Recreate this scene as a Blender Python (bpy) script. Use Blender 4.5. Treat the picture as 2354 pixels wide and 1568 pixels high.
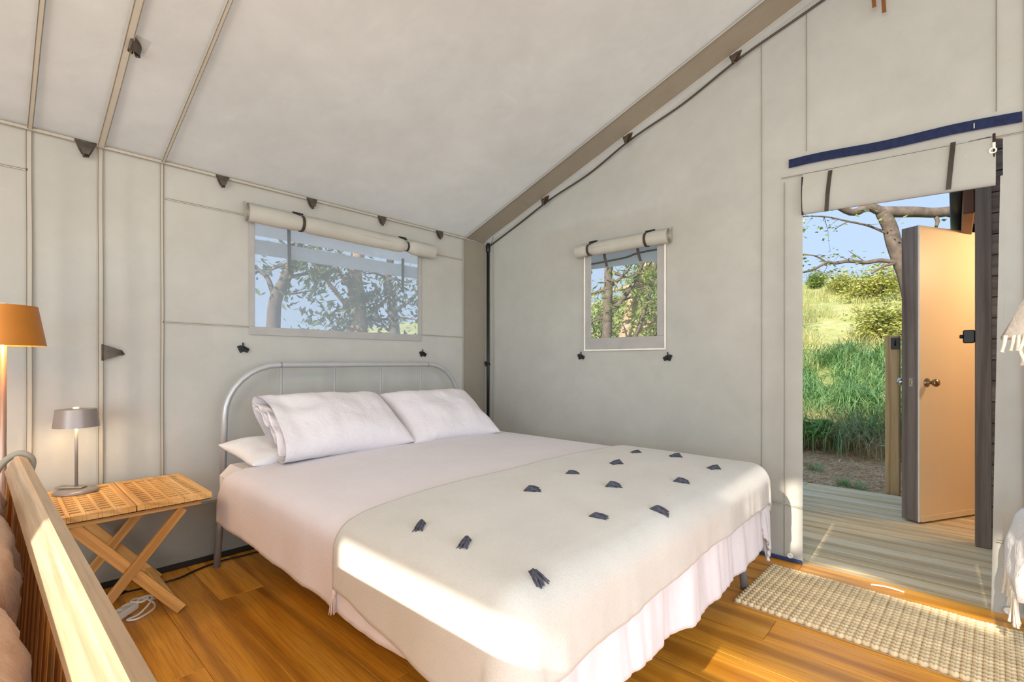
import bpy, bmesh, math, random
from mathutils import Vector, Matrix, noise, Quaternion
from mathutils.bvhtree import BVHTree
random.seed(7)
PI = math.pi
for o in list(bpy.data.objects): bpy.data.objects.remove(o)
SC = bpy.context.scene
COL = SC.collection

# ------------------------------------------------------------------ camera
cam_d = bpy.data.cameras.new('camera'); cam = bpy.data.objects.new('camera', cam_d); COL.objects.link(cam)
cam_d.sensor_width = 36.0; cam_d.lens = 36.0 * 1103 / 2354; cam_d.shift_y = 48 / 2354; cam_d.clip_start = .02; cam_d.clip_end = 400
cam.location = (-2.942, -2.997, 1.08)
cam.rotation_euler = (PI / 2, 0, -math.radians(90 - 42.677))
SC.camera = cam
# ------------------------------------------------------------------ world, sun, fill lamps, exposure
SC.view_settings.view_transform = 'Standard'; SC.view_settings.look = 'None'
SC.view_settings.exposure = 0.0; SC.view_settings.gamma = 1.0; SC.view_settings.use_curve_mapping = False
W = bpy.data.worlds.new('sky'); SC.world = W; W.use_nodes = True
wn = W.node_tree; wn.nodes.clear()
tcw = wn.nodes.new('ShaderNodeTexCoord'); sxyz = wn.nodes.new('ShaderNodeSeparateXYZ'); wr = wn.nodes.new('ShaderNodeValToRGB')
wr.color_ramp.elements[0].position = 0.0; wr.color_ramp.elements[0].color = (.60, .75, .95, 1); wr.color_ramp.elements[1].position = .8; wr.color_ramp.elements[1].color = (.36, .58, .98, 1)
bg = wn.nodes.new('ShaderNodeBackground'); bg.inputs[1].default_value = 1.08
wo = wn.nodes.new('ShaderNodeOutputWorld')
wn.links.new(tcw.outputs['Generated'], sxyz.inputs[0]); wn.links.new(sxyz.outputs['Z'], wr.inputs[0]); wn.links.new(wr.outputs[0], bg.inputs[0]); wn.links.new(bg.outputs[0], wo.inputs[0])

def light(name, kind, loc, rot, energy, color, **kw):
    d = bpy.data.lights.new(name, kind); d.energy = energy; d.color = color
    for k, v in kw.items(): setattr(d, k, v)
    o = bpy.data.objects.new(name, d); COL.objects.link(o); o.location = loc; o.rotation_euler = rot
    return o
sun_dir = Vector((1, .03, -.48)).normalized()
so = light('sun', 'SUN', (-20, -2, 12), (0, 0, 0), 7.5, (1, .91, .78), angle=math.radians(.7))
so.rotation_euler = sun_dir.to_track_quat('-Z', 'Y').to_euler()
# fill lamps added in place of daylight at the two open sides behind the camera
light('fill_front', 'AREA', (-5.25, -2.75, 1.15), (0, -PI / 2, 0), 150, (.80, .91, 1), shape='RECTANGLE', size=1.9, size_y=3.9)
light('fill_side', 'AREA', (-2.7, -5.45, 1.1), (PI / 2, 0, 0), 92, (.74, .88, 1), shape='RECTANGLE', size=4.2, size_y=1.8)

# ------------------------------------------------------------------ helpers
class MB:
    def __init__(s): s.v = []; s.f = []
    def add(s, vs, fs):
        n = len(s.v); s.v += [tuple(v) for v in vs]; s.f += [tuple(i + n for i in f) for f in fs]; return s
    def box(s, lo, hi, M=None):
        x0, y0, z0 = lo; x1, y1, z1 = hi
        vs = [Vector(p) for p in ((x0,y0,z0),(x1,y0,z0),(x1,y1,z0),(x0,y1,z0),(x0,y0,z1),(x1,y0,z1),(x1,y1,z1),(x0,y1,z1))]
        if M: vs = [M @ v for v in vs]
        return s.add(vs, [(0,3,2,1),(4,5,6,7),(0,1,5,4),(1,2,6,5),(2,3,7,6),(3,0,4,7)])
    def bbox(s, lo, hi, b=.004, M=None):
        """box with chamfered edges"""
        c = [(lo[i] + hi[i]) / 2 for i in range(3)]; h = [(hi[i] - lo[i]) / 2 for i in range(3)]
        b = min(b, *[x * .9 for x in h]); vs = []; idx = {}
        for sx in (-1,1):
            for sy in (-1,1):
                for sz in (-1,1):
                    S = (sx,sy,sz)
                    for a in range(3):
                        p = [c[i] + S[i] * (h[i] - (0 if i == a else b)) for i in range(3)]
                        idx[(S,a)] = len(vs); vs.append(Vector(p))
        fs = []
        for a in range(3):
            u, w = (a + 1) % 3, (a + 2) % 3
            for sg in (-1,1):
                q = []
                for su, sw in ((-1,-1),(1,-1),(1,1),(-1,1)):
                    S = [0,0,0]; S[a] = sg; S[u] = su; S[w] = sw; q.append(idx[(tuple(S),a)])
                fs.append(q if sg > 0 else q[::-1])
        for a in range(3):
            u, w = (a + 1) % 3, (a + 2) % 3
            for su in (-1,1):
                for sw in (-1,1):
                    S0 = [0,0,0]; S0[u] = su; S0[w] = sw; S1 = list(S0); S0[a] = -1; S1[a] = 1
                    q = [idx[(tuple(S0),u)], idx[(tuple(S1),u)], idx[(tuple(S1),w)], idx[(tuple(S0),w)]]
                    fs.append(q if su * sw > 0 else q[::-1])
        for S in [(x,y,z) for x in (-1,1) for y in (-1,1) for z in (-1,1)]:
            q = [idx[(S,0)], idx[(S,1)], idx[(S,2)]]
            fs.append(q if S[0]*S[1]*S[2] > 0 else q[::-1])
        if M: vs = [M @ v for v in vs]
        return s.add(vs, fs)
    def tube(s, pts, r, n=8, caps=True):
        pts = [Vector(p) for p in pts]; rs = r if isinstance(r, (list, tuple)) else [r] * len(pts)
        N = len(pts); tang = []
        for i in range(N):
            t = pts[min(i+1,N-1)] - pts[max(i-1,0)]
            tang.append(t.normalized() if t.length > 1e-9 else Vector((0,0,1)))
        up = Vector((0,0,1)) if abs(tang[0].z) < .9 else Vector((1,0,0))
        nx = tang[0].cross(up).normalized(); vs = []; fs = []
        for i in range(N):
            nx = (nx - tang[i] * nx.dot(tang[i])); nx = nx.normalized() if nx.length > 1e-6 else tang[i].orthogonal().normalized()
            ny = tang[i].cross(nx)
            for k in range(n):
                a = 2 * PI * k / n; vs.append(pts[i] + (nx * math.cos(a) + ny * math.sin(a)) * rs[i])
        for i in range(N - 1):
            for k in range(n):
                k2 = (k + 1) % n; fs.append((i*n+k, i*n+k2, (i+1)*n+k2, (i+1)*n+k))
        if caps: fs += [tuple(range(n))[::-1], tuple((N-1)*n + k for k in range(n))]
        return s.add(vs, fs)
    def lathe(s, prof, n=32, M=None, closed=False):
        vs = []; fs = []; m = len(prof)
        for r, z in prof:
            for k in range(n):
                a = 2*PI*k/n; vs.append(Vector((r*math.cos(a), r*math.sin(a), z)))
        for i in range(m - 1):
            for k in range(n):
                k2 = (k+1) % n; fs.append((i*n+k, i*n+k2, (i+1)*n+k2, (i+1)*n+k))
        if closed: fs += [tuple(range(n))[::-1], tuple((m-1)*n+k for k in range(n))]
        if M: vs = [M @ v for v in vs]
        return s.add(vs, fs)
    def ell(s, c, r, nu=8, nv=5, M=None):
        vs = [Vector((0,0,-1))]; fs = []
        for j in range(1, nv):
            p = -PI/2 + PI*j/nv
            for k in range(nu):
                a = 2*PI*k/nu; vs.append(Vector((math.cos(p)*math.cos(a), math.cos(p)*math.sin(a), math.sin(p))))
        vs.append(Vector((0,0,1))); T = len(vs) - 1
        for k in range(nu):
            k2 = (k+1) % nu; fs.append((0, 1+k2, 1+k)); fs.append((T, T-nu+k, T-nu+k2))
            for j in range(nv-2): b = 1+j*nu; fs.append((b+k, b+k2, b+nu+k2, b+nu+k))
        out = []
        for v in vs:
            v = Vector((v.x*r[0], v.y*r[1], v.z*r[2]))
            if M: v = M @ v
            out.append(v + Vector(c))
        return s.add(out, fs)
    def grid(s, P, nu, nv):
        """P(i,j)->vec for i<=nu, j<=nv"""
        vs = [P(i, j) for j in range(nv+1) for i in range(nu+1)]
        fs = [(j*(nu+1)+i, j*(nu+1)+i+1, (j+1)*(nu+1)+i+1, (j+1)*(nu+1)+i) for j in range(nv) for i in range(nu)]
        return s.add(vs, fs)
    def mesh(s, name, m, smooth=False):
        me = bpy.data.meshes.new(name); me.from_pydata(s.v, [], s.f); me.update()
        if m: me.materials.append(m)
        if smooth: me.polygons.foreach_set('use_smooth', [True] * len(me.polygons))
        return me
    def build(s, name, m, parent=None, smooth=False, loc=None):
        return put(name, s.mesh(name, m, smooth), parent, loc)
def put(name, me, parent=None, loc=None):
    o = bpy.data.objects.new(name, me); COL.objects.link(o)
    if parent: o.parent = parent
    if loc: o.location = loc
    return o
def empty(name, loc=(0,0,0), parent=None):
    o = bpy.data.objects.new(name, None); COL.objects.link(o); o.location = loc; o.empty_display_size = .05
    if parent: o.parent = parent
    return o
def tag(o, label=None, cat=None, group=None, kind=None):
    if label: o['label'] = label
    if cat: o['category'] = cat
    if group: o['group'] = group
    if kind: o['kind'] = kind
    return o
def nz(x, y=0., z=0.): return noise.noise(Vector((x, y, z)))
def autosmooth(o, ang=40):
    me = o.data; me.polygons.foreach_set('use_smooth', [True]*len(me.polygons))
    try: me.set_sharp_from_angle(angle=math.radians(ang))
    except Exception: pass
    return o
def spline(pts, n=8):
    pts = [Vector(p) for p in pts]; out = []
    for i in range(len(pts)-1):
        p0 = pts[max(i-1,0)]; p1 = pts[i]; p2 = pts[i+1]; p3 = pts[min(i+2,len(pts)-1)]
        for k in range(n):
            t = k/n
            out.append(.5*((2*p1)+(p2-p0)*t+(2*p0-5*p1+4*p2-p3)*t*t+(3*p1-p0-3*p2+p3)*t**3))
    out.append(pts[-1]); return out

# ------------------------------------------------------------------ materials
def lin(h):
    r = []
    for i in (0,2,4):
        c = int(h[i:i+2],16)/255; r.append(c/12.92 if c <= .04045 else ((c+.055)/1.055)**2.4)
    return (*r, 1)
class NT:
    def __init__(s, name):
        s.m = bpy.data.materials.new(name); s.m.use_nodes = True; s.t = s.m.node_tree; s.t.nodes.clear()
        s.out = s.n('ShaderNodeOutputMaterial'); s.b = s.n('ShaderNodeBsdfPrincipled'); s.l(s.b.outputs[0], s.out.inputs[0])
    def n(s, k, **kw):
        q = s.t.nodes.new(k)
        for a, v in kw.items(): setattr(q, a, v)
        return q
    def l(s, a, b): s.t.links.new(a, b)
    def coord(s, scale=(1,1,1), rand=False, rot=(0,0,0)):
        tc = s.n('ShaderNodeTexCoord'); mp = s.n('ShaderNodeMapping'); mp.inputs['Scale'].default_value = scale; mp.inputs['Rotation'].default_value = rot
        if rand:
            oi = s.n('ShaderNodeObjectInfo'); ad = s.n('ShaderNodeVectorMath', operation='MULTIPLY_ADD')
            ad.inputs[1].default_value = (37., 53., 71.); s.l(oi.outputs['Random'], ad.inputs[0]); s.l(tc.outputs['Object'], ad.inputs[2]); s.l(ad.outputs[0], mp.inputs['Vector'])
        else: s.l(tc.outputs['Object'], mp.inputs['Vector'])
        return mp.outputs[0]
    def noise(s, vec, scale, detail=3, rough=.55, dist=0):
        q = s.n('ShaderNodeTexNoise'); q.inputs['Scale'].default_value = scale; q.inputs['Detail'].default_value = detail
        q.inputs['Roughness'].default_value = rough; q.inputs['Distortion'].default_value = dist; s.l(vec, q.inputs['Vector']); return q.outputs['Fac']
    def ramp(s, fac, stops):
        q = s.n('ShaderNodeValToRGB'); e = q.color_ramp.elements
        while len(e) < len(stops): e.new(.5)
        for i, (p, c) in enumerate(stops): e[i].position = p; e[i].color = c if not isinstance(c, str) else lin(c)
        s.l(fac, q.inputs[0]); return q.outputs[0]
    def mix(s, fac, a, b, mode='MIX'):
        q = s.n('ShaderNodeMix', data_type='RGBA', blend_type=mode)
        for sock, v in ((q.inputs[0], fac), (q.inputs[6], a), (q.inputs[7], b)):
            if isinstance(v, str): sock.default_value = lin(v)
            elif isinstance(v, (int, float)): sock.default_value = v
            elif isinstance(v, tuple): sock.default_value = v
            else: s.l(v, sock)
        return q.outputs[2]
    def bump(s, h, st=.3, d=.01):
        q = s.n('ShaderNodeBump'); q.inputs['Strength'].default_value = st; q.inputs['Distance'].default_value = d; s.l(h, q.inputs['Height']); s.l(q.outputs[0], s.b.inputs['Normal']); return q
    def col(s, c):
        if isinstance(c, str): s.b.inputs['Base Color'].default_value = lin(c)
        elif isinstance(c, tuple): s.b.inputs['Base Color'].default_value = c
        else: s.l(c, s.b.inputs['Base Color'])
    def set(s, **kw):
        for k, v in kw.items(): s.b.inputs[k.replace('_',' ')].default_value = v
        return s
def plain(name, c, rough=.6, metal=0, spec=.4, var=.06, sc=12, bump=0):
    q = NT(name); f = q.noise(q.coord(), sc, 3)
    a = lin(c); lo = tuple(max(0, x*(1-var)) for x in a[:3])+(1,); hi = tuple(min(1, x*(1+var)) for x in a[:3])+(1,)
    q.col(q.ramp(f, [(.3, lo), (.7, hi)])); q.set(Roughness=rough, Metallic=metal, Specular_IOR_Level=spec)
    if bump: q.bump(q.noise(q.coord(), sc*8, 2), bump, .002)
    return q.m
def wood(name, c0, c1, c2, axis=1, rough=.45, spec=.4, gs=1., knots=True, grain=.55):
    q = NT(name); sc = [14*gs]*3; sc[axis] = 1.1*gs
    v = q.coord(tuple(sc), rand=True)
    big = q.noise(v, .55, 2, .5, .6)
    wv = q.n('ShaderNodeTexWave', wave_type='RINGS', rings_direction='XYZ'[axis]); wv.inputs['Scale'].default_value = .35; wv.inputs['Distortion'].default_value = 7; wv.inputs['Detail'].default_value = 2.5; wv.inputs['Detail Scale'].default_value = .8
    q.l(v, wv.inputs['Vector'])
    fine_sc = [90*gs]*3; fine_sc[axis] = 3*gs
    fine = q.noise(q.coord(tuple(fine_sc), rand=True), 1.4, 3, .6)
    c = q.ramp(big, [(.25, c0), (.5, c1), (.8, c2)])
    g = q.ramp(wv.outputs['Fac'], [(.0, (.62,.55,.48,1)), (.35, (1,1,1,1)), (1, (1,1,1,1))])
    c = q.mix(grain, c, g, 'MULTIPLY')
    fr = q.ramp(fine, [(.35, (.72,.66,.6,1)), (.55, (1,1,1,1))])
    c = q.mix(min(1, grain*.95), c, fr, 'MULTIPLY')
    oi = q.n('ShaderNodeObjectInfo'); hv = q.n('ShaderNodeHueSaturation'); mr = q.n('ShaderNodeMapRange'); mr.inputs[3].default_value = .84; mr.inputs[4].default_value = 1.16
    q.l(oi.outputs['Random'], mr.inputs[0]); q.l(mr.outputs[0], hv.inputs['Value']); q.l(c, hv.inputs['Color'])
    q.col(hv.outputs[0]); q.set(Roughness=rough, Specular_IOR_Level=spec); q.bump(fine, .12, .002)
    return q.m
def canvas(name, c, trans=.25, specks=True, dark=1.):
    q = NT(name); v = q.coord(); a = lin(c)
    big = q.noise(v, 1.6, 4, .6); med = q.noise(v, 9, 4, .6, .5)
    base = q.ramp(big, [(.3, tuple(x*.91*dark for x in a[:3])+(1,)), (.7, tuple(min(1,x*1.05*dark) for x in a[:3])+(1,))])
    base = q.mix(.35, base, q.ramp(med, [(.35, (.88,.88,.865,1)), (.65, (1.0,1.0,1.0,1))]), 'MULTIPLY')
    if specks:
        sp = q.n('ShaderNodeTexVoronoi'); sp.inputs['Scale'].default_value = 26; q.l(v, sp.inputs['Vector'])
        m1 = q.ramp(sp.outputs['Distance'], [(.03, (1,1,1,1)), (.075, (0,0,0,1))])
        m2 = q.ramp(q.noise(v, 1.1, 3), [(.48, (0,0,0,1)), (.62, (.6,.6,.6,1))])
        base = q.mix(q.mix(1., m1, m2, 'MULTIPLY'), base, tuple(min(1,x*1.35) for x in a[:3])+(1,))
        scr = q.noise(q.coord((3,3,40), rot=(.5,.3,0)), 1.3, 4, .7)
        base = q.mix(q.ramp(scr, [(.66, (0,0,0,1)), (.74, (.22,.22,.22,1))]), base, tuple(min(1,x*1.25) for x in a[:3])+(1,))
    q.col(base); q.set(Roughness=.78, Specular_IOR_Level=.25)
    wv = q.noise(q.coord((1,1,1)), 420, 2, .5); bm = q.bump(wv, .18, .0015)
    cr = q.noise(v, 5, 3, .5, .8); b2 = q.n('ShaderNodeBump'); b2.inputs['Strength'].default_value = .24; b2.inputs['Distance'].default_value = .02
    q.l(cr, b2.inputs['Height']); q.l(b2.outputs[0], bm.inputs['Normal'])
    if trans:
        tr = q.n('ShaderNodeBsdfTranslucent'); q.l(base, tr.inputs[0]); mx = q.n('ShaderNodeMixShader'); mx.inputs[0].default_value = trans
        q.l(q.b.outputs[0], mx.inputs[1]); q.l(tr.outputs[0], mx.inputs[2]); q.l(mx.outputs[0], q.out.inputs[0])
    return q.m
def fabric(name, c, rough=.9, weave=300, st=.3, var=.05, crink=0, sheen=.15, aniso=None):
    q = NT(name); v = q.coord(); a = lin(c); f = q.noise(v, 6, 4)
    base = q.ramp(f, [(.3, tuple(x*(1-var) for x in a[:3])+(1,)), (.7, tuple(min(1, x*(1+var)) for x in a[:3])+(1,))])
    fi = q.noise(q.coord(aniso or (1,1,1)), weave, 2, .6)
    base = q.mix(.4, base, q.ramp(fi, [(.3, (.86,.86,.86,1)), (.6, (1,1,1,1))]), 'MULTIPLY')
    q.col(base); q.set(Roughness=rough, Specular_IOR_Level=.15, Sheen_Weight=sheen)
    bm = q.bump(fi, st, .002)
    if crink:
        cr = q.noise(v, 14, 5, .6, 1.2); b2 = q.n('ShaderNodeBump'); b2.inputs['Strength'].default_value = crink; b2.inputs['Distance'].default_value = .02
        q.l(cr, b2.inputs['Height']); q.l(b2.outputs[0], bm.inputs['Normal'])
    return q.m
def leafmat(name, c0, c1, trans=.35):
    q = NT(name); f = q.noise(q.coord(), 3.1, 3, .7); col = q.ramp(f, [(.3, c0), (.7, c1)])
    q.col(col); q.set(Roughness=.55, Specular_IOR_Level=.3)
    tr = q.n('ShaderNodeBsdfTranslucent'); q.l(col, tr.inputs[0]); mx = q.n('ShaderNodeMixShader'); mx.inputs[0].default_value = trans
    q.l(q.b.outputs[0], mx.inputs[1]); q.l(tr.outputs[0], mx.inputs[2]); q.l(mx.outputs[0], q.out.inputs[0]); return q.m
def pane(name, haze, c):
    q = NT(name); v = q.coord(); f = q.noise(v, 2.2, 4, .6); fi = q.noise(v, 900, 1)
    tp = q.n('ShaderNodeBsdfTransparent'); tr = q.n('ShaderNodeBsdfTranslucent'); tr.inputs[0].default_value = lin(c); q.col(c); q.set(Roughness=.6, Specular_IOR_Level=.3)
    m1 = q.n('ShaderNodeMixShader'); m1.inputs[0].default_value = .75; q.l(q.b.outputs[0], m1.inputs[1]); q.l(tr.outputs[0], m1.inputs[2])
    m2 = q.n('ShaderNodeMixShader'); fr = q.ramp(f, [(.25, (haze*.8,)*3+(1,)), (.75, (haze*1.15,)*3+(1,))]); q.l(fr, m2.inputs[0])
    q.l(tp.outputs[0], m2.inputs[1]); q.l(m1.outputs[0], m2.inputs[2]); q.l(m2.outputs[0], q.out.inputs[0]); return q.m

M = dict(
    canvas=canvas('canvas', 'c2c0b8', .2), canvas_roll=canvas('canvas_roll', 'bbb8ae', 0, False), canvas_dbl_shade=canvas('canvas_double_shade', '948c7e', .0), canvas_skirt=canvas('canvas_skirt', '9c968a', 0, False),  # double canvas: shade of its blocked glow put into a darker colour
    seam=canvas('canvas_seam', 'b9b4a8', 0, False), stitch=plain('stitch', '7d7566', .9), border=plain('webbing_border', 'a9a6a3', .8, bump=.2),
    piping=plain('white_piping', 'ece6da', .7), tabdark=plain('dark_webbing', '4d4238', .55, spec=.5, var=.3, sc=40), black=plain('black_plastic', '1d1d1f', .4),
    strap=plain('strap_webbing', '3c342d', .6, var=.25, sc=60), velcro=plain('navy_velcro', '20294a', .95, var=.25, sc=50, bump=.5), brownstrap=plain('brown_strap', '7a4a22', .7),
    pane1=pane('hazy_mesh', .46, 'd6e6f4'), pane2=pane('clear_mesh', .17, 'd8dcdc'),
    pole=plain('pole_metal', '2b2724', .4, .3), cable=plain('dark_cable', '453d35', .5), white_plastic=plain('white_plastic', 'ece7dc', .4), chrome=plain('chrome', 'c9c6c0', .22, 1),
    oak=wood('oak_floor', 'dc8f24', 'f0a838', 'f8ba56', 1, .34, .5, 1., True, .85), teak=wood('teak', 'cc984f', 'deac66', 'e8be80', 0, .45, .35, 1.6), teaky=wood('teak_y', 'cc984f', 'deac66', 'e8be80', 1, .45, .35, 1.6), teakz=wood('teak_z', 'c48a44', 'd9a35c', 'e4b674', 2, .45, .35, 1.6),
    sofa=wood('sofa_teak', 'b69878', 'c9b093', 'd8c3aa', 1, .5, .3, 1.2), slat=wood('slat_teak', 'b87838', 'd0924c', 'dca664', 2, .5, .3, 1.5),
    deck=wood('deck_pine', 'd0b888', 'e6d0a4', 'f0dfbc', 1, .75, .2, 1.1), stain=wood('dark_stain', '655a53', '7d7168', '8f837a', 2, .6, .3, 1.2), stainx=wood('dark_stain_board', '665b54', '7a6e66', '8a7e75', 1, .6, .3, 1.2),
    post=wood('pine_post', 'bfa070', 'd2b282', 'dcc296', 2, .75, .2, 1.2), cream=plain('cream_paint', 'efd8b4', .45, var=.03, sc=2), fascia=plain('fascia_paint', '6e4a38', .6),
    frame=plain('grey_metal', 'b9b9ba', .32, .3, .5, .03), legmetal=plain('leg_metal', '8f8d8d', .35, .3, .5, .03), base=fabric('bed_base_fabric', 'c2b5a3', crink=0),
    sheet=fabric('white_sheet', 'f1ebea', crink=.25), duvet=fabric('duvet_cotton', 'e5dfe4', .9, 260, .15, .02, .12), pillow=fabric('pillow_linen', 'eae3e6', .9, 240, .2, .02, .35), wpillow=fabric('white_pillow_cotton', 'f3f1f2', .9, 240, .15, .02, .2),
    throw=fabric('throw_wool', 'cecbc5', .95, 190, .5, .04, 0, .3), tassel=plain('tassel_yarn', '50505c', .95, var=.35, sc=80), pinktassel=plain('pale_tassel', 'd8c6bd', .95),
    cushion=fabric('cushion_linen', 'a9805c', .95, 150, .7, .1, .3, .3), jute=plain('jute', 'efd9b0', .95, var=.16, sc=30, bump=.6), jutebase=plain('jute_base', 'b89a70', .95, bump=.5),
    lampgrey=plain('lamp_grey', '8d8785', .35, .3), copper=plain('copper_shade', 'b8752c', .42, .35), copperpole=plain('copper_pole', 'a98a78', .35, .6), lampin=plain('lamp_inner', 'f2ece0', .6),
    knit=fabric('knit_throw', 'c4bbb0', .95, 120, .9, .1, .4, .3), fringe=plain('cream_fringe', 'ece3d2', .95, bump=.4), fluffy=fabric('fluffy_white', 'eeedec', 1, 90, 1., .05, .6, .5), phone=plain('phone_silver', 'aaa49e', .3, .5),
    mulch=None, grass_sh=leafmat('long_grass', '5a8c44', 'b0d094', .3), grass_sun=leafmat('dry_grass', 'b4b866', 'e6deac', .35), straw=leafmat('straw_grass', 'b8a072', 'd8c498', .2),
    leaf=leafmat('tree_leaves', '74904a', 'a9b766'), leafl=leafmat('light_leaves', 'a3ad58', 'd8d284'), leafd=leafmat('dark_leaves', '5a6d52', '8a9d72', .35), leafg=leafmat('bright_leaves', '5f9a2c', '93c04e', .3), bark=plain('bark', '6f6257', .9, var=.35, sc=9, bump=.8), barkl=plain('pale_bark', 'c4a587', .85, var=.3, sc=7, bump=.6),
    awning=canvas('awning_canvas', 'e4ebf0', .5, False))
q = NT('mulch'); vo = q.n('ShaderNodeTexVoronoi'); vo.inputs['Scale'].default_value = 24; q.l(q.coord((1,1.8,1)), vo.inputs['Vector'])
cc = q.ramp(vo.outputs['Color'], [(.1, '80603f'), (.45, 'c39666'), (.7, 'dcae7c'), (.95, 'f2dab4')]); q.col(q.mix(.5, cc, q.ramp(q.noise(q.coord(), 3, 4), [(.3, '997450'), (.7, 'cda678')]))); q.set(Roughness=.95); q.bump(vo.outputs['Distance'], .8, .03); M['mulch'] = q.m
q = NT('hill_ground'); f1 = q.noise(q.coord(), 1.4, 5, .65); q.col(q.ramp(f1, [(.25, '93a052'), (.45, 'b8bd6e'), (.6, 'd2cb8c'), (.8, 'e8dfb4')])); q.set(Roughness=.95); q.bump(q.noise(q.coord(), 20, 4), .8, .1); M['hill'] = q.m
q = NT('warm_bulb'); q.b.inputs['Emission Color'].default_value = (1, .66, .32, 1); q.b.inputs['Emission Strength'].default_value = 14; q.col('fff0d8'); M['bulb'] = q.m
# lampshade: cloth that lets the bulb's light through
q = NT('copper_cloth'); q.col('c98035'); q.set(Roughness=.6); tr = q.n('ShaderNodeBsdfTranslucent'); tr.inputs[0].default_value = lin('c9772a'); mx = q.n('ShaderNodeMixShader'); mx.inputs[0].default_value = .45
q.l(q.b.outputs[0], mx.inputs[1]); q.l(tr.outputs[0], mx.inputs[2]); q.l(mx.outputs[0], q.out.inputs[0]); M['coppercloth'] = q.m

# ------------------------------------------------------------------ tent shell
EAVE, SL, RY, LX, WY = 2.115, .36, -2.75, -5.2, -5.5
def roofz(y): return EAVE + SL * (-y if y > RY else (y - WY))

# floor: subfloor + oak planks (run along y)
fl = MB().box((LX, WY, -.10), (.02, .02, -.022)).build('floor', plain('subfloor', '3a2a1a', .9)); tag(fl, kind='structure')
pw = .19
plank_meshes = {}
def plank(parent, x, y0, y1, w, th, ztop, m, key, name):
    L = round(y1 - y0, 3); k = (key, L, round(w,3))
    if k not in plank_meshes:
        plank_meshes[k] = MB().bbox((-w/2+.0006, -L/2+.0006, -th), (w/2-.0006, L/2-.0006, 0), .0015 if key == 'f' else .005).mesh(name, m)
    return put(name, plank_meshes[k], parent, (x, (y0+y1)/2, ztop))
xs = -2.24 - pw*15
row = 0; x = .01
xe = [-2.24 + pw*i for i in range(-16, 13)]
for i in range(len(xe)-1):
    a, b = xe[i], xe[i+1]
    if b < LX or a > .0: continue
    b = min(b, .015); a = max(a, LX)
    offs = [-1.05, -2.0, -.55, -1.6, -.2, -1.35, -2.4][i % 7]
    cuts = [0.]; y = offs
    while y > WY + .3: cuts.append(y); y -= 1.9
    cuts.append(WY)
    for j in range(len(cuts)-1): plank(fl, (a+b)/2, cuts[j+1], cuts[j], b-a, .02, 0, M['oak'], 'f', 'floor_plank')

def wall_cells(us, vs, holes, P, name, m, parent=None):
    idx = {}; V = []; F = []
    def vid(i, j):
        if (i, j) not in idx: idx[(i, j)] = len(V); V.append(P(us[i], vs[j]))
        return idx[(i, j)]
    for i in range(len(us)-1):
        for j in range(len(vs)-1):
            cu, cv = (us[i]+us[i+1])/2, (vs[j]+vs[j+1])/2
            if any(h[0] < cu < h[1] and h[2] < cv < h[3] for h in holes): continue
            F.append((vid(i,j), vid(i+1,j), vid(i+1,j+1), vid(i,j+1)))
    b = MB(); b.add(V, F); return b.build(name, m, parent, True)
def brk(a, b, step, extra):
    n = max(1, round((b-a)/step)); s = sorted(set([round(a+(b-a)*i/n, 4) for i in range(n+1)] + list(extra)))
    out = [s[0]]
    for v in s[1:]:
        if v - out[-1] > .004: out.append(v)
        elif v in extra: out[-1] = v
    return out
# back wall (bed head): y = 0
w1 = (-1.905, -.749, 1.285, 1.90)
def Pback(x, z):
    d = 0
    if -2.84 < x < -2.34:
        for c, hw in ((-2.71, .12), (-2.47, .12)):
            t = max(0, 1-abs(x-c)/hw); d += .018*t*math.sin((x-c)*58+1.2*nz(x*2, z*.7))*(.4+.6*math.sin(min(1,z/2.1)*PI))
    d += .006*nz(x*1.3, z*1.1, 3)*min(1, min(z, 2.115-z)*3)
    return Vector((x, d, z))
wb = wall_cells(brk(LX, 0, .04, [w1[0], w1[1]]), brk(0, EAVE, .06, [w1[2], w1[3], .325]), [w1], Pback, 'wall_back', M['canvas']); tag(wb, kind='structure')
# gable wall with door: x = 0
w2 = (-1.615, -1.03, 1.20, 1.85); dr = (-3.15, -2.4, -1, 2.06)
def Pgab(y, z):
    if z > 2.06: z = 2.06 + (z-2.06)/(1.0) * (roofz(y)+.0 - 2.06)
    d = .007*nz(y*1.2, z*1.1, 9)*min(1, z*2)
    if -2.41 < y < -2.2 and z < 1.9: d += .006*math.sin((y+2.3)*30)
    return Vector((d, y, z))
wg = wall_cells(brk(WY, 0, .06, [w2[0], w2[1], dr[0], dr[1]]), brk(0, 2.06, .06, [w2[2], w2[3]]) + [2.06+i/12 for i in range(1, 13)], [w2, dr], Pgab, 'wall_right', M['canvas']); tag(wg, kind='structure')
# far long side (behind camera) and the front end: unseen, with openings shaped to let in light
ws = wall_cells(brk(LX, 0, .4, [-4.9, -.5]), brk(0, EAVE, .2, [2.0]), [(-4.9, -.5, -1, 2.0)], lambda x, z: Vector((x, WY, z)), 'wall_left', M['canvas']); tag(ws, kind='structure')
def Pfr(y, z):
    if z > 2.0: z = 2.0 + (z-2.0)*(roofz(y)-2.0)
    return Vector((LX, y, z))
wf = wall_cells(brk(WY, 0, .25, [-4.76, -1.74, -3.41, -3.29, -2.55, -2.47]), [0, .5, 1, 1.5, 1.97, 2.0, 2.42, 2.49, 2.55, 2.9, 3.0], [(-4.76, -1.74, -1, 1.97), (-2.55, -2.47, 2.55, 2.9), (-3.41, -3.29, 2.55, 2.9), (-3.29, -2.55, 2.42, 2.49)], Pfr, 'wall_front', M['canvas']); tag(wf, kind='structure')  # slots in this unseen wall are invented to throw the sun patches
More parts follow.
